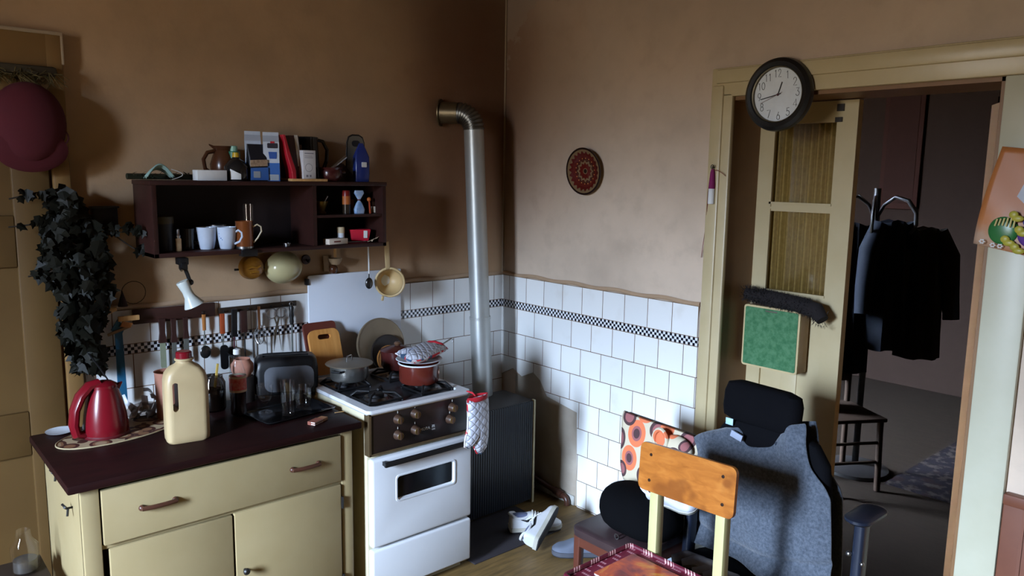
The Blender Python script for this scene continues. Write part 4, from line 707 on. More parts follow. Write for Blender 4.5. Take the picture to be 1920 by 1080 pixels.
t = T('wall_hook', 'small dark hook on the wall right of the cream bowl', 'hook', (-1.285, -.004, 1.415)); O('back_plate', MB().lathe([(0, .006), (.022, .005), (.024, 0), (0, 0)], 20, FACE), m_darkwood, t); O('hook', MB().tube([(0, -.006, .0), (0, -.03, -.01), (0, -.036, .004)], .005, 8), m_blackmetal, t)
t = T('wooden_scoop', 'small wooden wall rack with a half-round scoop under the shelf', 'scoop', (-1.150, -.004, 1.40))
O('back_board', MB().box(-.045, -.010, -.05, -.015, .0, .03, .002), mat('pale peg wood', (156, 130, 98), .6), t); O('scoop', MB().lathe([(0, -.03), (.02, -.026), (.031, -.008), (.033, .005), (.029, .005), (.017, -.022), (0, -.025)], 22, TR(.006, -.036, .012)), mat('pale peg wood', (156, 130, 98), .6), t); O('knob', MB().ball((.004, -.02, -.04), (.022, .02, .024), 16, 10), m_brownglaze, t); O('peg', MB().box(.006, -.03, .02, .018, -.018, .085, .002), m_beechwood, t)
t = T('sieve', 'yellowed plastic sieve hanging by its handle in front of the white board', 'sieve', (-.862, -.10, 1.280))
m_sieve = mat('yellowed plastic', (194, 168, 122), .45, c2=(178, 148, 100))
O('cup', MB().lathe([(.072, .0), (.074, .004), (.070, .006), (.062, -.04), (.045, -.075), (.02, -.09), (0, -.093), (0, -.090), (.019, -.087), (.043, -.072), (.059, -.038), (.067, 0)], 36, TR(0, 0, 0, rx=PI / 2, rz=-.62)), m_sieve, t)
O('rim', MB().tube([(V((.074 * math.cos(k * .1745), -.004, .074 * math.sin(k * .1745)))) for k in range(36)], .006, 8, m=TR(rz=-.62), closed=True), m_sieve, t)
O('handle', MB().box(-.014, -.008, .07, .014, .0, .215, .004, m=TR(-.01, 0, 0, ry=-.06)), m_sieve, t); O('nib', MB().box(-.008, -.01, -.095, .004, .0, -.07, .002, m=TR(-.03, 0, 0, ry=.2)), m_sieve, t)
t = T('skimmer', 'thin white rod with a steel spoon end hanging left of the sieve', 'utensil', (-.972, -.075, 1.48)); O('rod', MB().tube([(-.004, -.0, .012), (0, 0, -.10), (0, 0, -.15)], .004, 8), m_paper, t); O('spoon', MB().ball((.0, .0, -.20), (.022, .012, .03), 14, 8).tube([(0, 0, -.145), (0, 0, -.18)], .003, 6), mat('dark steel spoon', (70, 68, 66), .25, .8), t)
t = T('wall_box', 'small square black box on the wall beside the shelf', 'box', (-2.185, -.004, 1.65)); O('box', MB().box(-.046, -.05, -.045, .046, .0, .036, .003), m_black, t); O('rim', MB().box(-.052, -.054, .034, .052, .0, .042, .002), m_black, t)
t = T('wall_plate', 'decorative red painted plate hanging on the right wall', 'plate', (-.012, -.682, 1.872), -PI / 2, rot=(math.radians(5), 0, -PI / 2))
n = N('red folk plate glaze'); x, y, z = n.xyz(); r_ = n.math('SQRT', n.math('ADD', n.math('MULTIPLY', x, x), n.math('MULTIPLY', z, z))); an = n.math('ARCTAN2', z, x)
sc_ = n.math('MULTIPLY', n.math('SINE', n.math('MULTIPLY', an, 22.0)), .006); pet = n.math('MULTIPLY', n.math('ABSOLUTE', n.math('SINE', n.math('MULTIPLY', an, 6.0))), .010)
c = n.ramp(n.math('ADD', r_, n.math('MULTIPLY', pet, n.math('MULTIPLY', n.math('GREATER_THAN', r_, .028), n.math('LESS_THAN', r_, .058)))), [(0, lin((40, 24, 20))), (.010, lin((120, 92, 66))), (.015, lin((86, 24, 20))), (.044, lin((116, 92, 66))), (.056, lin((64, 26, 20))), (.066, lin((84, 26, 21))), (.0785, lin((150, 96, 68))), (.080, lin((80, 20, 17)))], 'CONSTANT')
dots = n.math('MULTIPLY', n.math('GREATER_THAN', n.math('SINE', n.math('MULTIPLY', an, 18.0)), .7), n.math('MULTIPLY', n.math('GREATER_THAN', r_, .064), n.math('LESS_THAN', r_, .070)))
c = n.mix(dots, c, lin((176, 110, 60)))
c = n.mix(n.math('GREATER_THAN', n.math('ADD', r_, sc_), .099), c, lin((112, 90, 64))); c = n.mix(n.math('GREATER_THAN', r_, .114), c, lin((34, 20, 18)))
n.base(c); m_pl = n.set(.18)
O('plate', MB().lathe([(0, .008), (.075, .010), (.09, .018), (.120, .028), (.124, .027), (.122, .022), (.085, .004), (0, .0)], 56, FACE), m_pl, t)
# ivy trailing over the door frame
m_leaf = mat('dark ivy leaf', (17, 18, 13), .5, c2=(30, 28, 21), ns=25); m_leaf.node_tree.nodes['Principled BSDF'].inputs['Specular IOR Level'].default_value = .15
t = T('hanging_ivy', 'dark trailing ivy plant hanging beside the left door', 'plant', (-2.33, -.06, 1.72))
random.seed(21); m = MB(); stems = MB()
shape = [(0, -.5), (.18, -.42), (.42, -.30), (.34, -.05), (.5, .12), (.24, .18), (0, .55), (-.24, .18), (-.5, .12), (-.34, -.05), (-.42, -.30), (-.18, -.42)]
def leaf(p, s, M_):
    vs = [(q[0] * s, q[1] * s, -.10 * s * (abs(q[0]) * 2) ** 1.5) for q in shape] + [(0, 0, .02 * s)]
    m.add(vs, [(i, (i + 1) % 12, 12) for i in range(12)], Matrix.Translation(p) @ M_)
spine = [(-.02, -.03), (-.05, -.14), (.03, -.18), (.05, -.28), (.02, -.40), (.02, -.52), (.06, -.62)]
def env(tz):                       # centre and half-width of the mass by height
    tab = [(0.03, -.02, .03), (-.06, -.005, .065), (-.13, .015, .10), (-.19, .03, .135), (-.28, .02, .115), (-.40, .045, .09), (-.48, .02, .08), (-.56, .015, .075), (-.62, .045, .06), (-.70, .045, .04)]
    for a, b in zip(tab, tab[1:]):
        if b[0] <= tz <= a[0]:
            k = (tz - a[0]) / (b[0] - a[0]); return a[1] + k * (b[1] - a[1]), a[2] + k * (b[2] - a[2])
    return tab[-1][1:]
for k in range(430):
    tz = .03 - .73 * random.random(); c0, hw = env(tz); xx = c0 + hw * random.uniform(-1, 1); yy = random.uniform(-.13, .02) * (1 - abs(xx - c0) / hw * .6)
    leaf((xx, yy, tz), random.uniform(.038, .078), Euler((PI / 2 + random.uniform(-.7, .5), random.uniform(-.8, .8), random.uniform(-.9, .9))).to_matrix().to_4x4() @ Matrix.Rotation(PI + random.uniform(-.6, .6), 4, 'Z'))
for path in ([(-.02, -.01, .0), (-.09, -.02, .03), (-.19, -.02, .005)], [(-.02, -.02, -.06), (-.10, -.03, -.09), (-.2, -.03, -.10)], [(.1, -.02, -.10), (.17, -.03, -.15), (.23, -.04, -.20), (.27, -.05, -.21)], [(.0, -.04, -.24), (-.08, -.04, -.28), (-.15, -.04, -.29)], [(.14, -.05, -.12), (.2, -.08, -.11), (.25, -.1, -.13)]):
    stems.tube(path, .003, 6); p0, p1 = V(path[0]), V(path[-1])
    for q in range(10):
        i = random.random() * (len(path) - 1.001); a_, b_ = V(path[int(i)]), V(path[int(i) + 1]); pp = a_.lerp(b_, i - int(i)) + V((0, -.012, random.uniform(-.015, .015)))
        leaf(pp, random.uniform(.03, .055), Euler((PI / 2 + random.uniform(-.6, .4), random.uniform(-.7, .7), random.uniform(-.8, .8))).to_matrix().to_4x4() @ Matrix.Rotation(PI + random.uniform(-1, 1), 4, 'Z'))
stems.tube([(0, -.02, .02)] + [(sx_, -.03, sz_) for sx_, sz_ in spine], .004, 6)
O('foliage', m, m_leaf, t, flatshade=True); O('stem', stems, mat('dark stem', (44, 34, 24), .8), t)
t = T('spiky_sprig', 'small spiky dark sprig at the bottom of the ivy', 'plant', (-2.292, -.06, 1.05)); random.seed(5); m = MB()
for k in range(16): a = random.uniform(0, 6.28); d0 = V((math.cos(a), -.3, math.sin(a) * .6 - .15)) * random.uniform(.04, .085); m.loft([[(0, 0, .003), (0, -.003, -.003), (0, .003, -.003)], [d0 * .6 + V((0, 0, .003)), d0 * .6 + V((0, -.003, -.003)), d0 * .6 + V((0, .003, -.003))], [d0 + V((0, 0, .0003)), d0 + V((0, -.0003, -.0003)), d0 + V((0, .0003, -.0003))]])
O('leaves', m, m_leaf, t)
# red hat and dried broom on the left door
t = T('red_hat', 'dark red felt cap hanging high on the left door', 'hat', (-2.44, -.07, 1.99))
m_hat = mat('dark red felt', (74, 9, 22), .9, c2=(54, 6, 17), ns=6)
O('crown', MB().ball((.0, -.03, .02), (.125, .085, .15), 28, 16), m_hat, t); O('brim', MB().lathe([(0, .0), (.09, .0), (.118, -.01), (.12, -.006), (.09, .006), (0, .006)], 32, TR(0, -.062, -.085, rx=PI / 2 + .35), 1, .72), m_hat, t)
O('band', MB().tube([(.122 * math.cos(k * .2), -.045 - .058 * abs(math.sin(k * .1)) * 0 - .02, -.03 + .118 * math.sin(k * .2) * .5) for k in range(32)], .003, 6, closed=True), mat('darker red band', (60, 6, 18), .9), t)
t = T('dried_broom', 'small dried straw broom lying along the door above the red hat', 'broom', (-2.46, -.05, 2.19)); random.seed(9); m = MB()
for k in range(150): a = V((random.uniform(-.12, .13), random.uniform(-.04, .01), random.uniform(-.01, .025))); b = a + V((random.uniform(-.05, .05), random.uniform(-.03, .01), random.uniform(-.05, .0))); m.tube([a, b], .0014, 4)
O('straw', m, mat('dry olive straw', (104, 88, 48), .9, c2=(60, 52, 30), ns=40, amt=.9), t); O('binding', MB().box(-.13, -.035, .0, .13, .004, .035, .012), mat('dark straw', (54, 44, 26), .9), t)
t = T('glass_jar', 'clear glass jar standing on a low shelf left of the cabinet', 'jar', (-2.605, -.42, .40)); O('jar', MB().lathe([(0, 0), (.04, 0), (.045, .01), (.045, .10), (.025, .13), (.022, .16), (.02, .16), (.02, .13), (.04, .098), (.04, .01), (0, .008)], 24), m_clear, t); O('contents', MB().lathe([(0, .01), (.038, .01), (.038, .05), (0, .05)], 20), mat('grey-brown contents', (58, 52, 46), .9), t)
m_stool = mat('dark stool wood', (44, 32, 24), .6)
t = T('low_stool', 'dark low stool under the glass jar beside the cabinet', 'stool', (-2.66, -.42, 0))
O('seat', MB().box(-.14, -.12, .37, .12, .12, .398, .004), m_stool, t)
for a_ in (-.12, .08):
    for b_ in (-.10, .07): O('leg', MB().box(a_, b_, 0, a_ + .03, b_ + .03, .37), m_stool, t)
# ------------------------------------------------------------------ clock, whistle, box on the door leaf, Easter bag
RB = -PI / 2                                     # things on the right wall are built facing -y and turned
t = T('wall_clock', 'round black-rimmed wall clock with white dial hanging over the doorway', 'clock', (-.036, -1.788, 2.190), RB, rot=(0, math.radians(-4), RB))
O('case', MB().lathe([(.112, .012), (.112, .022), (.118, .034), (.132, .036), (.146, .026), (.150, .010), (.148, 0), (0, 0), (0, .012)], 64, FACE), mat('black clock plastic', (20, 19, 19), .35), t)
O('inner_ring', MB().lathe([(.1135, .014), (.1135, .028), (.109, .026), (.108, .014)], 64, FACE), mat('dull gold ring', (96, 86, 66), .4, .6), t)
O('dial', MB().lathe([(0, .0145), (.1125, .0145), (.1125, .012), (0, .012)], 64, FACE), mat('white dial', (222, 226, 228), .5), t)
m_ink = mat('black ink', (14, 14, 16), .5)
DG = {'0': [('a', .5, .3, .42, 0, 360, .30)], '1': [('l', (.25, .78), (.5, 1), (.5, 0))], '2': [('a', .5, .72, .36, 180, -20, .28), ('l', (.84, .63), (.1, 0), (.95, 0))],
      '3': [('l', (.2, 1), (.85, 1), (.45, .6)), ('a', .45, .3, .42, 90, -170, .30)], '4': [('l', (.75, 0), (.75, 1), (.05, .25), (1.0, .25))], '5': [('l', (.85, 1), (.3, 1), (.22, .55)), ('a', .46, .32, .42, 125, -160, .32)],
      '6': [('l', (.65, 1), (.18, .45)), ('a', .5, .3, .38, 0, 360, .30)], '7': [('l', (.05, 1), (.92, 1), (.3, 0))], '8': [('a', .5, .27, .38, 0, 360, .27), ('a', .5, .77, .30, 0, 360, .23)], '9': [('a', .5, .7, .38, 0, 360, .30), ('l', (.84, .58), (.4, 0))]}
DG['0'] = [('a', .5, .5, .48, 0, 360, .48)]
nm = MB()
def digit(ch, x0, z0, w_, h_):
    for st_ in DG[ch]:
        if st_[0] == 'l': pts = [(x0 + a * w_, -.0150, z0 + b * h_) for a, b in st_[1:]]
        else:
            _, ax_, az_, rx_, a0, a1, rz_ = st_; pts = [(x0 + (ax_ + rx_ * math.cos(math.radians(a0 + (a1 - a0) * k / 20))) * w_, -.0150, z0 + (az_ + rz_ * math.sin(math.radians(a0 + (a1 - a0) * k / 20))) * h_) for k in range(21)]
        nm.tube(pts, .0011, 5, flat=.5)
for hr in range(1, 13):
    a = math.radians(90 - 30 * hr); cx, cz = .086 * math.cos(a), .086 * math.sin(a); s = str(hr); wd = .018; h_ = .031
    for i, ch in enumerate(s): digit(ch, cx + (i - len(s) / 2) * wd * (.95 if len(s) > 1 else 1), cz - h_ / 2, wd * (.8 if len(s) > 1 else 1), h_)
O('numerals', nm, m_ink, t)
def hand(name, deg, l0, l1, w_, m_, y):
    return O(name, MB().box(-w_, y - .0006, -l0, w_, y, l1, m=TR(ry=math.radians(deg))), m_, t)
hand('hour_hand', 21.5, .006, .052, .0022, m_ink, -.0165); hand('minute_hand', 262, .014, .080, .0016, m_ink, -.0178); hand('second_hand', 251, .022, .084, .0006, mat('maroon hand', (110, 50, 60), .5), -.0188)
O('hub', MB().lathe([(0, .020), (.0045, .0195), (.005, .015), (0, .015)], 16, FACE), mat('dark maroon hub', (70, 28, 36), .4), t)
t = T('whistle', 'magenta and white cylinder hanging from a nail on the door frame', 'whistle', (-.045, -1.487, 1.80), RB)
O('tube', MB().lathe([(0, -.07), (.014, -.07), (.015, -.065), (.014, .0), (0, .0)], 18), m_paper, t); O('cloth', MB().lathe([(.0145, -.002), (.014, .02), (.010, .07), (.006, .085), (0, .085)], 16), mat('magenta cloth', (122, 22, 84), .8), t)
O('nail', MB().tube([(.004, .02, .092), (.004, -.012, .094)], .003, 6).tube(arc(.004, .095, .008, 0, 330, 10, -.01), .002, 5), m_blackmetal, t)
m_redstr = mat('red string', (110, 30, 34), .9)
O('string', MB().tube([(-.012, 0, .04), (-.022, .004, -.02), (-.025, .008, -.1), (-.045, .03, -.2), (-.062, .036, -.32)], .0014, 5).tube([(-.010, 0, .04), (-.018, .006, -.03), (-.028, .010, -.12), (-.04, .03, -.22)], .0012, 5).tube([(.01, -.008, .08), (.03, -.006, .08), (.05, .0, .068), (.06, .012, .055)], .0014, 5), m_redstr, t)
n = N('green felt'); f = n.noise(40, detail=8, rough=.7); n.base(n.mix(n.step(f, .35, .65), lin((60, 106, 72)), lin((86, 128, 92)))); n.bump(n.noise(220), .6, .003); m_felt = n.set(.95, spec=.1)
m_boxcream = mat('cream box paint', (200, 178, 132), .5); m_boxside = mat('beige box side', (166, 136, 100), .6)
t = T('wall_cabinet', 'small cream wall box with a green felt front on the door leaf', 'box', (.232, -1.7115, .983), RB)
O('box', MB().box(-.1375, -.078, .0, .1375, .0, .282, .003), m_boxside, t)
O('frame', MB().plate(rpoly(.280, .288, .014, 0, .141), -.088, -.076), m_boxcream, t); O('green_front', MB().plate(rpoly(.262, .270, .008, 0, .141), -.091, -.082), m_felt, t, label='green felt front'); O('finger_slot', MB().box(-.03, -.0925, .262, .03, -.088, .270, .002), mat('grey-green slot', (88, 92, 74), .6), t)
t = T('fur_roll', 'dark fur draught roll lying on top of the green-fronted box', 'draught excluder', (.150, -1.745, 1.300), RB); random.seed(4)
O('roll', MB().tube([(-.175, 0, .018), (-.10, .01, .010), (0, 0, .006), (.10, .0, -.002), (.18, -.01, -.016), (.215, -.02, -.05)], [.024, .034, .035, .035, .036, .026], 16), mat('black fur base', (26, 20, 20), .95), t)
m = MB()
for k in range(2600):
    u = random.random(); a = random.uniform(0, 2 * PI); c0 = V((-.18 + .37 * u, .005 - .012 * u, .018 - .030 * u)); 
    if u > .88: c0 = V((.145 + (u - .88) * .6, -.012, -.014 - (u - .88) * .33))
    d0 = V((random.uniform(-.4, .4), math.cos(a), math.sin(a))); p = c0 + d0 * .030; q = c0 + d0 * random.uniform(.038, .050); s_ = V((random.uniform(-1, 1), random.uniform(-1, 1), random.uniform(-1, 1))) * .0016
    i = len(m.v); m.v += [tuple(p + s_), tuple(p - s_), tuple(q)]; m.f.append([i, i + 1, i + 2])
o_ = O('fur', m, mat('black fur', (30, 24, 24), .8), t, kind='stuff', flatshade=True)
# Easter bag by the doorway: printed foil, gently curved
t = T('easter_bag', 'shiny printed bag with painted eggs and chicks beside the doorway', 'bag', (-.045, -2.69, 1.60), RB)
def bag(u, v):
    left = -.12 + .055 * v ** 1.3; x_ = left + (.145 - left) * u
    return (x_, -.012 - .010 * math.sin(v * 4 + u * 3), .02 + .015 * (1 - u) + (.33 - .01 * u) * v - .03 * u * (1 - v))
n = N('orange bag print'); x, y, z = n.xyz(); n.base(n.mix(n.step(n.math('ADD', z, n.math('MULTIPLY', n.noise(8), .12)), .10, .26), n.mix(n.step(n.noise(5), .35, .6), lin((176, 150, 128)), lin((186, 116, 66))), lin((168, 104, 56)))); m_bagp = n.set(.4, spec=.3)
O('sheet', MB().grid(bag, 14, 16), m_bagp, t, sol=.0015)
O('white_flap', MB().plate([(.0, .20), (.055, .145), (.12, .17), (.12, .31), (.04, .30)], -.028, -.026), mat('milky film', (170, 174, 184), .25), t)
def egg(cx, cz, r, c, nm_, ry_=1.25, y=-.034): return O('egg', MB().ball((cx, y + .008, cz), (r, .010, r * ry_), 20, 12), mat(nm_, c, .3), t)
egg(.075, .072, .062, (94, 58, 138), 'purple egg print', .72); egg(-.030, .085, .045, (44, 108, 54), 'green egg print', 1.05); egg(.065, .118, .042, (88, 84, 150), 'blue egg print', .6, -.030)
m = MB()
for k in range(6): m.tube([(-.052 + k * .011, -.040, .100 + .003 * math.sin(k)), (-.046 + k * .0105, -.041, .124 + k * .002)], .0028, 5)
O('stripes', m, mat('cream stripe print', (204, 190, 130), .4), t)
m = MB()
for cx, cz in ((-.018, .058), (.02, .092), (.012, .034), (.0, .14)): m.ball((cx, -.040, cz), (.014, .006, .013), 12, 8).ball((cx + .012, -.039, cz - .012), (.018, .006, .011), 12, 8)
O('chicks', m, mat('yellow chick print', (176, 166, 62), .4), t)
m = MB()
for cx, cz in ((-.085, .046), (-.052, .036), (-.030, .034), (.06, .05), (.09, .062), (.075, .085), (.105, .04)):
    for k in range(6): m.ball((cx + .006 * math.cos(k * 1.047), -.043, cz + .006 * math.sin(k * 1.047)), (.0035, .0015, .0025), 6, 4)
O('daisies', m, m_paper, t)

# ------------------------------------------------------------------ office chair with a grey vest
m_fab = mat('black chair fabric', (11, 11, 14), .9, bump=.2, bs=200, spec=.08); m_navyp = mat('dark navy plastic', (26, 32, 46), .35)
t = T('office_chair', 'black office chair with headrest standing before the door leaf', 'chair', (-.45, -2.06, 0), RB)
O('headrest', MB().loft([rrect(.24, .05, .024, 0, 6), rrect(.30, .072, .034, .012, 6), rrect(.315, .08, .038, .045, 6), rrect(.315, .08, .038, .105, 6), rrect(.295, .07, .034, .138, 6), rrect(.22, .045, .02, .150, 6)], TR(-.022, -.01, .925, rx=-.08, ry=.03)), m_fab, t)
O('headrest_post', MB().box(-.05, .01, .82, .035, .03, .95, .004), m_navyp, t)
O('backrest', MB().loft([rrect(.40, .05, .02, .47, 6), rrect(.46, .06, .028, .56, 6), rrect(.50, .06, .028, .72, 6), rrect(.47, .06, .028, .84, 6), rrect(.38, .05, .02, .905, 6), rrect(.30, .035, .015, .92, 6)], TR(.02, 0, 0)), m_fab, t)
O('seat', MB().loft([rrect(.44, .36, .06, .30, 6, 0, -.20), rrect(.48, .42, .07, .32, 6, 0, -.20), rrect(.48, .42, .07, .36, 6, 0, -.20), rrect(.42, .36, .05, .378, 6, 0, -.20)]), m_fab, t)
O('gas_column', MB().tube([(0, -.2, .12), (0, -.2, .31)], .028, 16), m_navyp, t)
for k in range(5):
    a = k * 2 * PI / 5 + .3; lg = O('leg', MB().tube([(0, -.2, .12), (.15 * math.cos(a), -.2 + .15 * math.sin(a), .10), (.27 * math.cos(a), -.2 + .27 * math.sin(a), .075)], [.028, .022, .016], 10), m_navyp, t)
    O('castor', MB().lathe([(0, -.011), (.026, -.009), (.027, 0), (.026, .009), (0, .011)], 16, TR(.27 * math.cos(a), -.2 + .27 * math.sin(a), .027, rx=PI / 2)).tube([(.27 * math.cos(a), -.2 + .27 * math.sin(a), .04), (.27 * math.cos(a), -.2 + .27 * math.sin(a), .08)], .008, 8), m_black, lg)
for s_, x_, zt in ((1, .412, .735), (-1, -.262, .70)):
    ar = O('armrest', MB().loft([rrect(.070, .16, .034, zt - .014, 6, x_, -.05), rrect(.088, .19, .043, zt - .004, 6, x_, -.05), rrect(.088, .19, .043, zt + .005, 6, x_, -.05), rrect(.068, .16, .033, zt + .010, 6, x_, -.05)]), m_navyp, t)
    O('arm_post', MB().loft([rrect(.036, .055, .012, .32, 5, x_ - s_ * .0, -.08), rrect(.036, .055, .012, zt - .012, 5, x_, -.07)]).tube([(x_, -.08, .33), (s_ * .16, -.10, .315)], .016, 8), m_navyp, ar)
    O('bolt', MB().ball((x_ - .024, -.10, zt - .13), .010, 10, 6).ball((x_ + .022, -.10, zt - .15), .008, 10, 6), m_steel, ar)
def vest(u, v):
    # v 0 bottom .. 1 top, u 0..1 across; draped over the backrest
    b = 2 * u - 1
    tab = [(0, .300), (.14, .302), (.35, .295), (.62, .282), (.68, .27), (.76, .225), (.88, .195), (1, .160)]
    for p, q in zip(tab, tab[1:]):
        if p[0] <= v <= q[0]: hw = p[1] + (q[1] - p[1]) * (v - p[0]) / (q[0] - p[0])
    if b < 0: hw = max(hw, .292 - .145 * max(0, (v - .84) / .16) ** 1.5)
    elif .62 < v < .97: hw -= .022 * math.sin(PI * (v - .62) / .35)
    neck = max(0, 1 - (abs(b + .02) / .60) ** 2.2) * .085
    xx = b * hw + .005 + (.014 if b > 0 else -.004) * v * 0; zz = .385 + .55 * v - neck * max(0, (v - .6) / .4) ** 1.2
    zz += (.05 * b) * (v ** 2)
    yy = -.050 - .012 * math.sin(PI * min(1, v * 1.1)) - .010 * math.sin(3.1 * b + 5 * v) - .006 * math.sin(9 * b + 2.0 * v) + .012 * abs(b) ** 3 + (.02 * max(0, v - .9) * 10)
    yy += .014 * math.exp(-((v - .10 - .08 * (b + .2) ** 2) / .022) ** 2)
    if v < .10: yy -= .05 * (.10 - v) * 10 * (.6 + .4 * math.sin(b * 4))
    return (xx, yy, zz)
n = N('grey wool knit'); f = n.noise(90, detail=6, rough=.7); n.base(n.mix(n.step(f, .3, .7), lin((60, 66, 75)), lin((88, 94, 104)))); n.bump(n.noise(260, detail=3), .6, .004); m_knit = n.set(.95, spec=.1, sheen=.3)
vt = T('vest', 'grey sleeveless knitted vest draped over the office chair back', 'vest', (-.45, -2.06, 0), RB)
O('front', MB().grid(vest, 44, 44), m_knit, vt, sol=.008, sub=1)
O('back', MB().grid(lambda u, v: (vest(u, v)[0] * .98, .075 - .02 * abs(2 * u - 1) ** 3, vest(u, v)[2] - .01), 24, 20), m_knit, vt, sol=.006)
for b_ in (.20, .46, .68): p = vest(b_, .985); O('button', MB().lathe([(0, .006), (.008, .005), (.0085, 0), (0, 0)], 12, Matrix.Translation((p[0], p[1] - .003, p[2] - .012)) @ FACE), mat('dark button', (40, 46, 58), .4), vt)
O('size_tag', MB().box(-.135, -.062, .875, -.085, -.054, .900, .001, m=TR(ry=.25, x=-.20, z=-.01)), mat('pale tag', (150, 158, 176), .7), vt)
O('paper_strip', MB().box(-.150, -.040, .900, -.118, -.035, .926, .001), mat('blue-white print', (170, 206, 220), .5), label='small blue and white paper tucked under the headrest', cat='paper', loc=(-.45, -2.06, .005), rz=RB)
m = MB(); random.seed(8)
for k in range(7): c0 = V((-.16 + .055 * k, -.20 - .01 * k, .384 + .008 * (k % 2))); m.tube([c0 + V((-.07, -.03, -.008)), c0 + V((-.03, .0, .006)), c0 + V((.03, .01, .008)), c0 + V((.07, -.02, -.006))], [.016, .024, .022, .012], 10, flat=1.5)
O('folded_clothes', m, mat('pale crumpled cloth', (150, 144, 140), .9, c2=(50, 54, 70), ns=9, amt=.9), label='crumpled pale and dark clothes on the office chair seat', cat='clothes', loc=(-.45, -2.06, 0), rz=RB)

# ------------------------------------------------------------------ wooden chair with orange backrest
m_back = N('orange varnished plywood'); f = m_back.noise(9, m_back.comb(*[m_back.math('MULTIPLY', a, s_) for a, s_ in zip(m_back.xyz(), (1.2, 1, 4))]), 6, .6, .8); g_ = m_back.noise(5, detail=3)
c = m_back.ramp(f, [(.3, lin((140, 80, 27))), (.55, lin((164, 98, 38))), (.75, lin((178, 114, 50)))]); c = m_back.mix(m_back.math('MULTIPLY', m_back.step(g_, .52, .60), .75), c, lin((116, 62, 22))); m_back.base(c); m_back = m_back.set(.3)
m_leg = mat('pale yellow chair paint', (178, 172, 124), .45, c2=(164, 152, 98), ns=8)
t = T('wooden_chair', 'pale yellow wooden chair with an orange plywood backrest', 'chair', (-.92, -2.05, 0), RB)
bk = O('backrest', MB().plate(rpoly(.385, .168, .022), -.007, .007), m_back, t, loc=(.010, -.024, .848), rot=(math.radians(-6), math.radians(-2.2), 0), label='orange plywood backrest with four screws')
for sx_, sz_ in ((-.145, .045), (-.145, -.045), (.145, .045), (.15, -.045)): O('screw', MB().lathe([(0, .009), (.0055, .0085), (.006, .006), (0, .006)], 10, TR(sx_, 0, sz_) @ FACE), mat('dark screw', (50, 30, 20), .4, .5), bk)
for x_ in (-.130, .140): O('leg', MB().box(x_ - .018, -.010, 0, x_ + .018, .028, .86, .003, m=TR(ry=.0)), m_leg, t)
for x_ in (-.165, .165): O('leg', MB().box(x_ - .017, -.36, 0, x_ + .017, -.326, .484, .003), m_leg, t)
O('seat', MB().slab([(p[0], p[1]) for p in rrect(.40, .36, .03, 0, 5, .005, -.195)], .483, .503).box(-.165, -.34, .43, .165, -.32, .484).box(-.15, -.008, .43, .15, .010, .484), m_leg, t)
n = N('woven crimson mat'); x, y, z = n.xyz()
wy = n.math('FRACT', n.math('MULTIPLY', y, 1 / .026)); wx = n.math('FRACT', n.math('ADD', n.math('MULTIPLY', x, 1 / .0085), 0)); seg_ = n.math('GREATER_THAN', n.math('SINE', n.math('ADD', n.math('MULTIPLY', x, 95.0), n.math('MULTIPLY', n.math('FLOOR', n.math('MULTIPLY', y, 1 / .026)), 2.1))), -.2)
bead = n.math('MULTIPLY', n.math('MULTIPLY', n.math('GREATER_THAN', wy, .62), n.math('GREATER_THAN', wx, .25)), seg_)
n.base(n.mix(bead, n.mix(n.noise(50), lin((92, 15, 36)), lin((124, 32, 56))), lin((196, 140, 150)))); n.bump(n.math('ADD', bead, wx), .5, .004); m_woven = n.set(.6)
t = T('woven_mat', 'crimson woven mat with raised rim on the orange-backed chair seat', 'mat', (-.92, -2.05, .5031), RB)
O('mat', MB().slab([(p[0], p[1]) for p in rrect(.44, .335, .012, 0, 4, .005, -.190)], 0, .012), m_woven, t)
rim = rrect(.445, .340, .014, .018, 5, .005, -.190); m = MB().tube(rim, .0085, 8, closed=True); 
n = N('crimson rim with pale stitches'); x, y, z = n.xyz(); st_ = n.math('MULTIPLY', n.math('GREATER_THAN', n.math('SINE', n.math('MULTIPLY', n.math('ADD', x, y), 520.0)), .0), n.math('GREATER_THAN', n.math('SINE', n.math('MULTIPLY', n.math('ADD', x, y), 70.0)), .1))
n.base(n.mix(st_, lin((84, 14, 34)), lin((196, 150, 146)))); O('rim', m, n.set(.5), t)
n = N('glossy magazine print'); f = n.noise(9, detail=5, dist=1.2); n.base(n.ramp(f, [(.25, lin((66, 40, 44))), (.42, lin((140, 62, 56))), (.55, lin((190, 84, 48))), (.68, lin((206, 140, 60))), (.8, lin((130, 80, 84)))])); m_mag = n.set(.2)
t = T('magazine', 'glossy orange-toned magazine lying on the crimson woven mat', 'magazine', (-.92, -2.05, .5155), RB, rot=None); O('pages', MB().loft([rrect(.29, .205, .006, 0, 3, -.02, -.17), rrect(.29, .205, .006, .006, 3, -.02, -.17)]), m_paper, t); O('cover', MB().loft([rrect(.292, .207, .006, .0061, 3, -.02, -.17), rrect(.292, .207, .006, .0072, 3, -.02, -.17)]), m_mag, t)

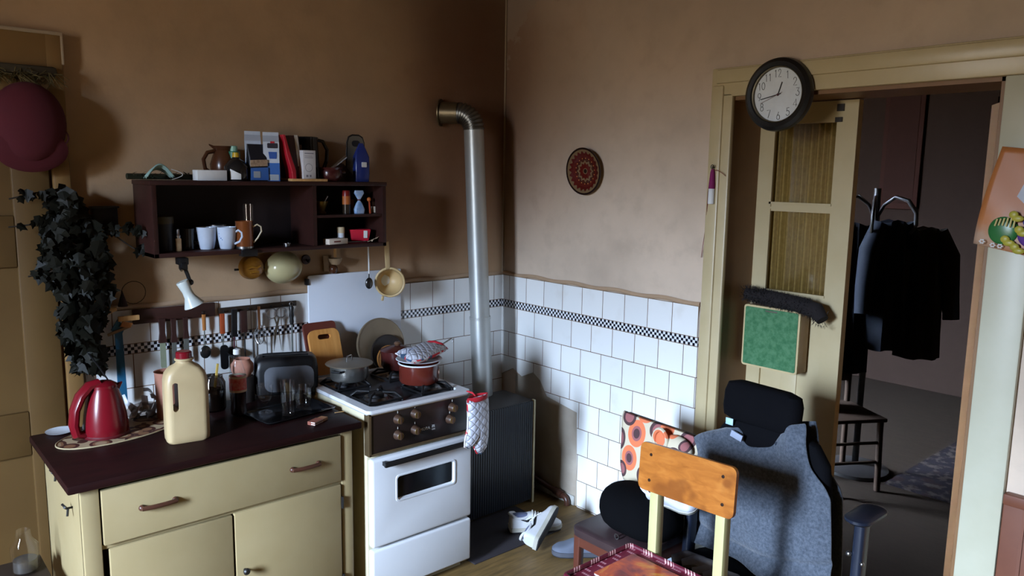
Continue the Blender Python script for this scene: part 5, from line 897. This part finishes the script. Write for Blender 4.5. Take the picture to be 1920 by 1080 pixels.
# ------------------------------------------------------------------ dark chair with flowered back, bag, shoes
n = N('seventies circle fabric'); x, y, z = n.xyz(); c = lin((186, 174, 150)); OR_, MV, DK = lin((204, 108, 70)), lin((140, 84, 84)), lin((70, 46, 48))
for cx, cz, rx, rz, kind_ in ((-.10, .763, .050, .056, 'A'), (-.123, .652, .046, .054, 'A'), (-.160, .818, .040, .036, 'B'), (.007, .803, .042, .040, 'B'), (-.196, .716, .036, .048, 'B'), (-.165, .592, .032, .036, 'B'), (-.075, .845, .042, .030, 'C'), (.048, .818, .034, .032, 'C'),
        (.035, .750, .040, .040, 'C'), (.04, .66, .05, .055, 'A'), (-.03, .60, .04, .045, 'B'), (.13, .72, .05, .055, 'A'), (.12, .60, .04, .045, 'B'), (.15, .80, .036, .034, 'B'), (-.045, .012, .030, .034, 'C'), (.03, -.035, .030, .026, 'B'), (.066, .0, .022, .026, 'B'), (.0, .035, .024, .018, 'C')):
    d = n.math('SQRT', n.math('ADD', n.math('POWER', n.math('DIVIDE', n.math('SUBTRACT', x, cx), rx), 2.0), n.math('POWER', n.math('DIVIDE', n.math('SUBTRACT', z, cz), rz), 2.0)))
    st_ = {'A': [(0, DK), (.36, MV), (.56, OR_)], 'B': [(0, MV), (.64, DK)], 'C': [(0, OR_), (.9, OR_)]}[kind_]
    c = n.mix(n.math('LESS_THAN', d, 1.0), c, n.ramp(d, st_, 'CONSTANT'))
n.base(c); m_flower = n.set(.85)
m_dchair = mat('dark red-brown chair wood', (84, 44, 32), .35, c2=(60, 30, 24)); m_seatd = mat('dark worn seat', (46, 34, 36), .35, c2=(62, 48, 48), ns=14)
t = T('upholstered_chair', 'dark wooden chair with retro circle-patterned back against the tiles', 'chair', (-.50, -1.605, 0), RB)
O('seat', MB().loft([rrect(.34, .345, .04, .385, 5, -.0, -.17), rrect(.345, .35, .045, .40, 5, 0, -.17), rrect(.345, .35, .045, .416, 5, 0, -.17), rrect(.325, .33, .04, .424, 5, 0, -.17)]), m_seatd, t)
O('apron', MB().box(-.155, -.325, .335, .155, -.31, .388).box(-.155, -.02, .335, .155, -.005, .388).box(-.165, -.32, .335, -.150, -.01, .388).box(.150, -.32, .335, .165, -.01, .388), m_dchair, t)
for x_ in (-.148, .148):
    O('leg', MB().loft([rrect(.024, .024, .004, 0, 3, x_ * 1.02, -.315), rrect(.034, .034, .005, .388, 3, x_, -.31)]), m_dchair, t)
    O('leg', MB().loft([rrect(.024, .024, .004, 0, 3, x_, .045), rrect(.032, .034, .005, .40, 3, x_, -.01), rrect(.028, .022, .005, .62, 3, x_, -.005), rrect(.024, .02, .005, .80, 3, x_, .03)]), m_dchair, t)
def fb(u, v):
    b = 2 * u - 1; hw = .150 + .055 * v ** .7 + .004 * math.sin(v * 8); return (b * hw + .0, -.035 + .045 * v - .02 * (1 - b * b) + .012 * (1 - math.sin(PI * v)), .545 + .285 * v - .018 * max(0, b) ** 2 * v - .014 * (v > .97))
O('back_cover', MB().grid(fb, 24, 20), m_flower, t, sol=.028, label='cream back cover with orange and brown circles')
O('back_frame', MB().plate([(-.16, .55), (.16, .55), (.21, .66), (.235, .76), (.215, .80), (.18, .815), (-.19, .825), (-.2, .7)], .02, .036), mat('dark chair frame', (40, 24, 20), .5), t)
t = T('sun_hat', 'small hat of retro circle fabric hung on the chair back corner', 'hat', (-.535, -1.705, .785), RB)
O('crown', MB().ball((.015, .0, -.02), (.075, .035, .05), 22, 12), m_flower, t); O('brim', MB().tube([(-.045 + .032 * math.cos(k * .35), -.03, .0 + .045 * math.sin(k * .35)) for k in range(18)], .010, 8, closed=True).ball((-.045, -.022, .0), (.03, .012, .042), 16, 8), m_flower, t)
m_bag = mat('black bag cloth', (9, 9, 11), .95, bump=.4, bs=40, spec=.05)
t = T('cloth_bag', 'slumped black cloth bag on the dark chair seat', 'bag', (-.655, -1.635, .424), RB)
O('bag', MB().loft([rrect(.26, .20, .08, .0, 7, .03), rrect(.33, .26, .11, .03, 7, .02), rrect(.35, .27, .12, .075, 7, .01), rrect(.33, .24, .11, .12, 7, .0), rrect(.26, .17, .08, .158, 7, -.01), rrect(.14, .07, .03, .175, 7, -.01)]), m_bag, t, sub=1)
O('buckle', MB().tube(arc(.01, .012, .010, 0, 360, 14, -.142), .0025, 6), m_steel, t)
# sneakers
m_shoe = mat('off-white leather', (196, 198, 204), .5, c2=(168, 164, 156), ns=10); m_sole = mat('dirty white sole', (176, 172, 160), .7); m_dsole = mat('dark outsole', (30, 30, 34), .8); m_lace = mat('white laces', (208, 206, 202), .9); m_insole = mat('blue-grey lining', (96, 104, 134), .9)
def shoe(name, label, M_, L=.275, cols=(None, None), logo=True, group=None):
    t = T(name, label, 'shoe', (0, 0, 0), 0, group); t.matrix_world = M_
    W = [(0, .030), (.04, .036), (.2, .038), (.45, .040), (.68, .048), (.85, .045), (.95, .032), (1, .012)]
    HT = [(0, .078), (.04, .090), (.12, .088), (.25, .076), (.36, .092), (.45, .092), (.6, .074), (.75, .056), (.9, .048), (1, .034)]
    def at(tab, s):
        for p, q in zip(tab, tab[1:]):
            if p[0] <= s <= q[0]: return p[1] + (q[1] - p[1]) * (s - p[0]) / (q[0] - p[0])
    def P(s, ph):                                 # ph 0 = lower right edge ... 1 = lower left edge over the top
        w_, h_ = at(W, s), at(HT, s) - .022; a = PI * ph; e_ = .62
        cx_, sz_ = math.cos(a), math.sin(a)
        return V((L * s, -w_ * math.copysign(abs(cx_) ** e_, cx_), .022 + h_ * abs(sz_) ** e_))
    ss = [i / 26 for i in range(27)]
    up = MB(); nph = 16
    up.loft([[P(s, k / nph) for k in range(nph + 1)] for s in ss]); O('upper', up, m_shoe if cols[0] is None else cols[0], t)
    so = MB(); ring = [(L * s * 1.02 - .003, -(at(W, s) + .004)) for s in ss] + [(L * s * 1.02 - .003, at(W, s) + .004) for s in reversed(ss)]
    O('midsole', so.slab(ring, .006, .026), m_sole if cols[1] is None else cols[1], t); O('outsole', MB().slab([(x_ * .99, y_ * .96) for x_, y_ in ring], 0, .0065), m_dsole, t)
    O('opening', MB().ball((L * .19, 0, .080), (.052, .026, .014), 18, 8), m_insole if cols[0] is None else m_dsole, t)
    O('collar', MB().tube([(L * .19 + .056 * math.cos(k * .3), .029 * math.sin(k * .3), .084 - .010 * math.sin(PI * (.5 + .5 * math.cos(k * .3))) + .01 * (math.cos(k * .3) < -.5)) for k in range(21)], .007, 8, closed=True), m_shoe if cols[0] is None else cols[0], t)
    if logo:
        lc = MB()
        for k in range(5): s_ = .42 + .055 * k; lc.tube([P(s_, .28) * 1.0, P(s_, .4) + V((0, 0, .004)), P(s_ + .02, .5) + V((0, 0, .006)), P(s_ + .03, .6) + V((0, 0, .004)), P(s_ + .03, .72)], .0034, 6)
        O('laces', lc, m_lace, t)
        sw = MB()
        for sd in (0, 1):
            cl = [(.13, .36, .002), (.20, .24, .012), (.30, .17, .022), (.40, .19, .028), (.50, .27, .016), (.62, .38, .002)]
            lo_, hi_ = [], []
            for s_, ph, wd in cl:
                for lst, d_ in ((lo_, -wd), (hi_, wd)):
                    q = max(.02, ph + d_ * 1.8); p = P(s_, q if sd == 0 else 1 - q); p.y += .0016 * (-1 if sd == 0 else 1); lst.append(p)
            n_ = len(lo_); vs = lo_ + hi_; sw.add(vs, [(i, i + 1, n_ + i + 1, n_ + i) for i in range(n_ - 1)])
        O('swoosh', sw, m_black, t, sol=.002)
    return t
GS = 'worn white sneakers by the heater'
def frame(loc, xdir, zdir):
    xd = V(xdir).normalized(); zd = V(zdir); zd = (zd - xd * zd.dot(xd)).normalized(); yd = zd.cross(xd)
    return Matrix(((xd.x, yd.x, zd.x, loc[0]), (xd.y, yd.y, zd.y, loc[1]), (xd.z, yd.z, zd.z, loc[2]), (0, 0, 0, 1)))
shoe('sneaker', 'worn white sneaker standing upright against the heater', frame((-.505, -.675, .008), (.86, -.50, .0), (0, 0, 1)), group=GS)
shoe('sneaker', 'worn white sneaker tipped on its side showing the dark sole', frame((-.565, -.955, .052), (.82, .36, .26), (-.45, .75, .22)), group=GS)
shoe('slipper', 'grey slipper on the floor behind the dark chair leg', frame((-.310, -1.150, .002), (-.75, .66, .0), (0, 0, 1)), L=.25, cols=(mat('grey slipper felt', (92, 98, 112), .9), mat('grey slipper sole', (70, 72, 80), .8)), logo=False)
shoe('sneaker', 'clean white sneaker lying on the black cloth bag', frame((-.655, -1.690, .594), (.35, -.90, -.05), (-.72, -.2, .62)), L=.20, logo=False, cols=(mat('clean white leather', (214, 216, 226), .5), m_sole))
O('white_box', MB().box(-.12, -.10, 0, .12, .10, .30, .003), mat('pale blue-white card', (190, 206, 216), .6), label='white cardboard box on the floor behind the dark chair seat', cat='box', loc=(-.36, -1.745, 0), rz=RB)

# ------------------------------------------------------------------ next room, seen through the doorway
m_coatd = mat('black coat cloth', (14, 14, 17), .9, c2=(20, 22, 27), spec=.05); m_jean = mat('dark blue cloth', (34, 48, 80), .9, spec=.05)
t = T('coat_stand', 'dark bentwood coat stand in the room beyond the doorway', 'coat stand', (1.8, -1.42, 0))
O('pole', MB().tube([(0, 0, .03), (0, 0, 1.80)], .02, 12), m_blackmetal, t); O('base', MB().lathe([(0, 0), (.2, 0), (.2, .02), (.03, .05), (0, .05)], 28), m_blackmetal, t)
for k in range(6):
    a = k * PI / 3 + .35; dx, dy = math.cos(a), math.sin(a)
    O('arm', MB().tube([(dx * r_, dy * r_, z_) for r_, z_ in ((.0, 1.60), (.05, 1.70), (.12, 1.75), (.2, 1.73), (.255, 1.66), (.26, 1.58), (.23, 1.54))], .010, 8), m_blackmetal, t)
def coat(name, label, loc, rz, w0, w1, L, m_, sleeve=True):
    t = T(name, label, 'coat', loc, rz, 'coats on the coat stand')
    O('body', MB().loft([[(c_ * (w0 + (w1 - w0) * v) * (1 + .10 * math.sin(k * 1.1 + v * 3)), s_ * (.055 + .05 * v) * (1 + .25 * math.sin(k * 1.7)), -L * v - .03 * (1 - v) * abs(c_)) for k in range(24) for c_, s_ in ((math.cos(k * PI / 12), math.sin(k * PI / 12)),)] for v in (0, .05, .15, .3, .5, .7, .9, 1)]), m_, t)
    if sleeve:
        for s_ in (-1, 1): O('sleeve', MB().tube([(s_ * w0 * .8, 0, -.03), (s_ * (w0 + .05), -.02, -.18), (s_ * (w0 + .07), -.03, -.40), (s_ * (w0 + .08), -.05, -.56)], [.05, .058, .05, .045], 12), m_, t)
coat('coat', 'long black coat hanging nearest the door leaf', (1.62, -1.36, 1.60), -.9, .10, .15, .92, m_coatd)
coat('coat', 'black leather-like jacket in the middle of the coat stand', (1.72, -1.56, 1.62), -.6, .10, .15, .78, mat('dark blue-black leather', (18, 21, 28), .8, spec=.1))
coat('coat', 'dark grey coat hanging at the right of the coat stand', (1.92, -1.68, 1.58), -.7, .09, .13, .80, mat('dark grey cloth', (40, 38, 36), .9, spec=.05))
coat('trousers', 'dark blue trousers hanging low beside the door leaf', (1.45, -1.27, 1.05), -.8, .07, .08, .62, m_jean, False)
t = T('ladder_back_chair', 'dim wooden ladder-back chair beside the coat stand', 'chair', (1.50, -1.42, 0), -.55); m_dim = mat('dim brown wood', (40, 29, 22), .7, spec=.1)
for x_, y_ in ((-.18, -.18), (.18, -.18), (-.18, .18), (.18, .18)): O('leg', MB().tube([(x_, y_, 0), (x_ * .95, y_ * .95, .45 if y_ < 0 else 1.02)], .018, 10), m_dim, t)
O('seat', MB().box(-.2, -.2, .43, .2, .2, .455, .008), m_dim, t)
for z_ in (.62, .76, .92): O('slat', MB().box(-.17, .165, z_ - .03, .17, .18, z_ + .03, .004), m_dim, t)
for z_ in (.18, .30): O('rung', MB().tube([(-.175, -.175, z_), (.175, -.175, z_)], .010, 8).tube([(-.175, -.175, z_ + .03), (-.175, .175, z_ + .03)], .010, 8), m_dim, t)
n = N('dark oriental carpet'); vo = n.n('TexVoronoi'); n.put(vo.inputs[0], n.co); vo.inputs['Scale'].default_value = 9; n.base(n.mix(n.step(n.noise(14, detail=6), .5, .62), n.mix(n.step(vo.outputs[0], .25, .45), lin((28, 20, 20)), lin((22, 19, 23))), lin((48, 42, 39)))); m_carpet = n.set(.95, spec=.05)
O('carpet', MB().box(0, 0, 0, 1.9, 1.25, .010), m_carpet, label='dark patterned carpet on the floor of the next room', cat='carpet', loc=(1.72, -2.9, -.004))
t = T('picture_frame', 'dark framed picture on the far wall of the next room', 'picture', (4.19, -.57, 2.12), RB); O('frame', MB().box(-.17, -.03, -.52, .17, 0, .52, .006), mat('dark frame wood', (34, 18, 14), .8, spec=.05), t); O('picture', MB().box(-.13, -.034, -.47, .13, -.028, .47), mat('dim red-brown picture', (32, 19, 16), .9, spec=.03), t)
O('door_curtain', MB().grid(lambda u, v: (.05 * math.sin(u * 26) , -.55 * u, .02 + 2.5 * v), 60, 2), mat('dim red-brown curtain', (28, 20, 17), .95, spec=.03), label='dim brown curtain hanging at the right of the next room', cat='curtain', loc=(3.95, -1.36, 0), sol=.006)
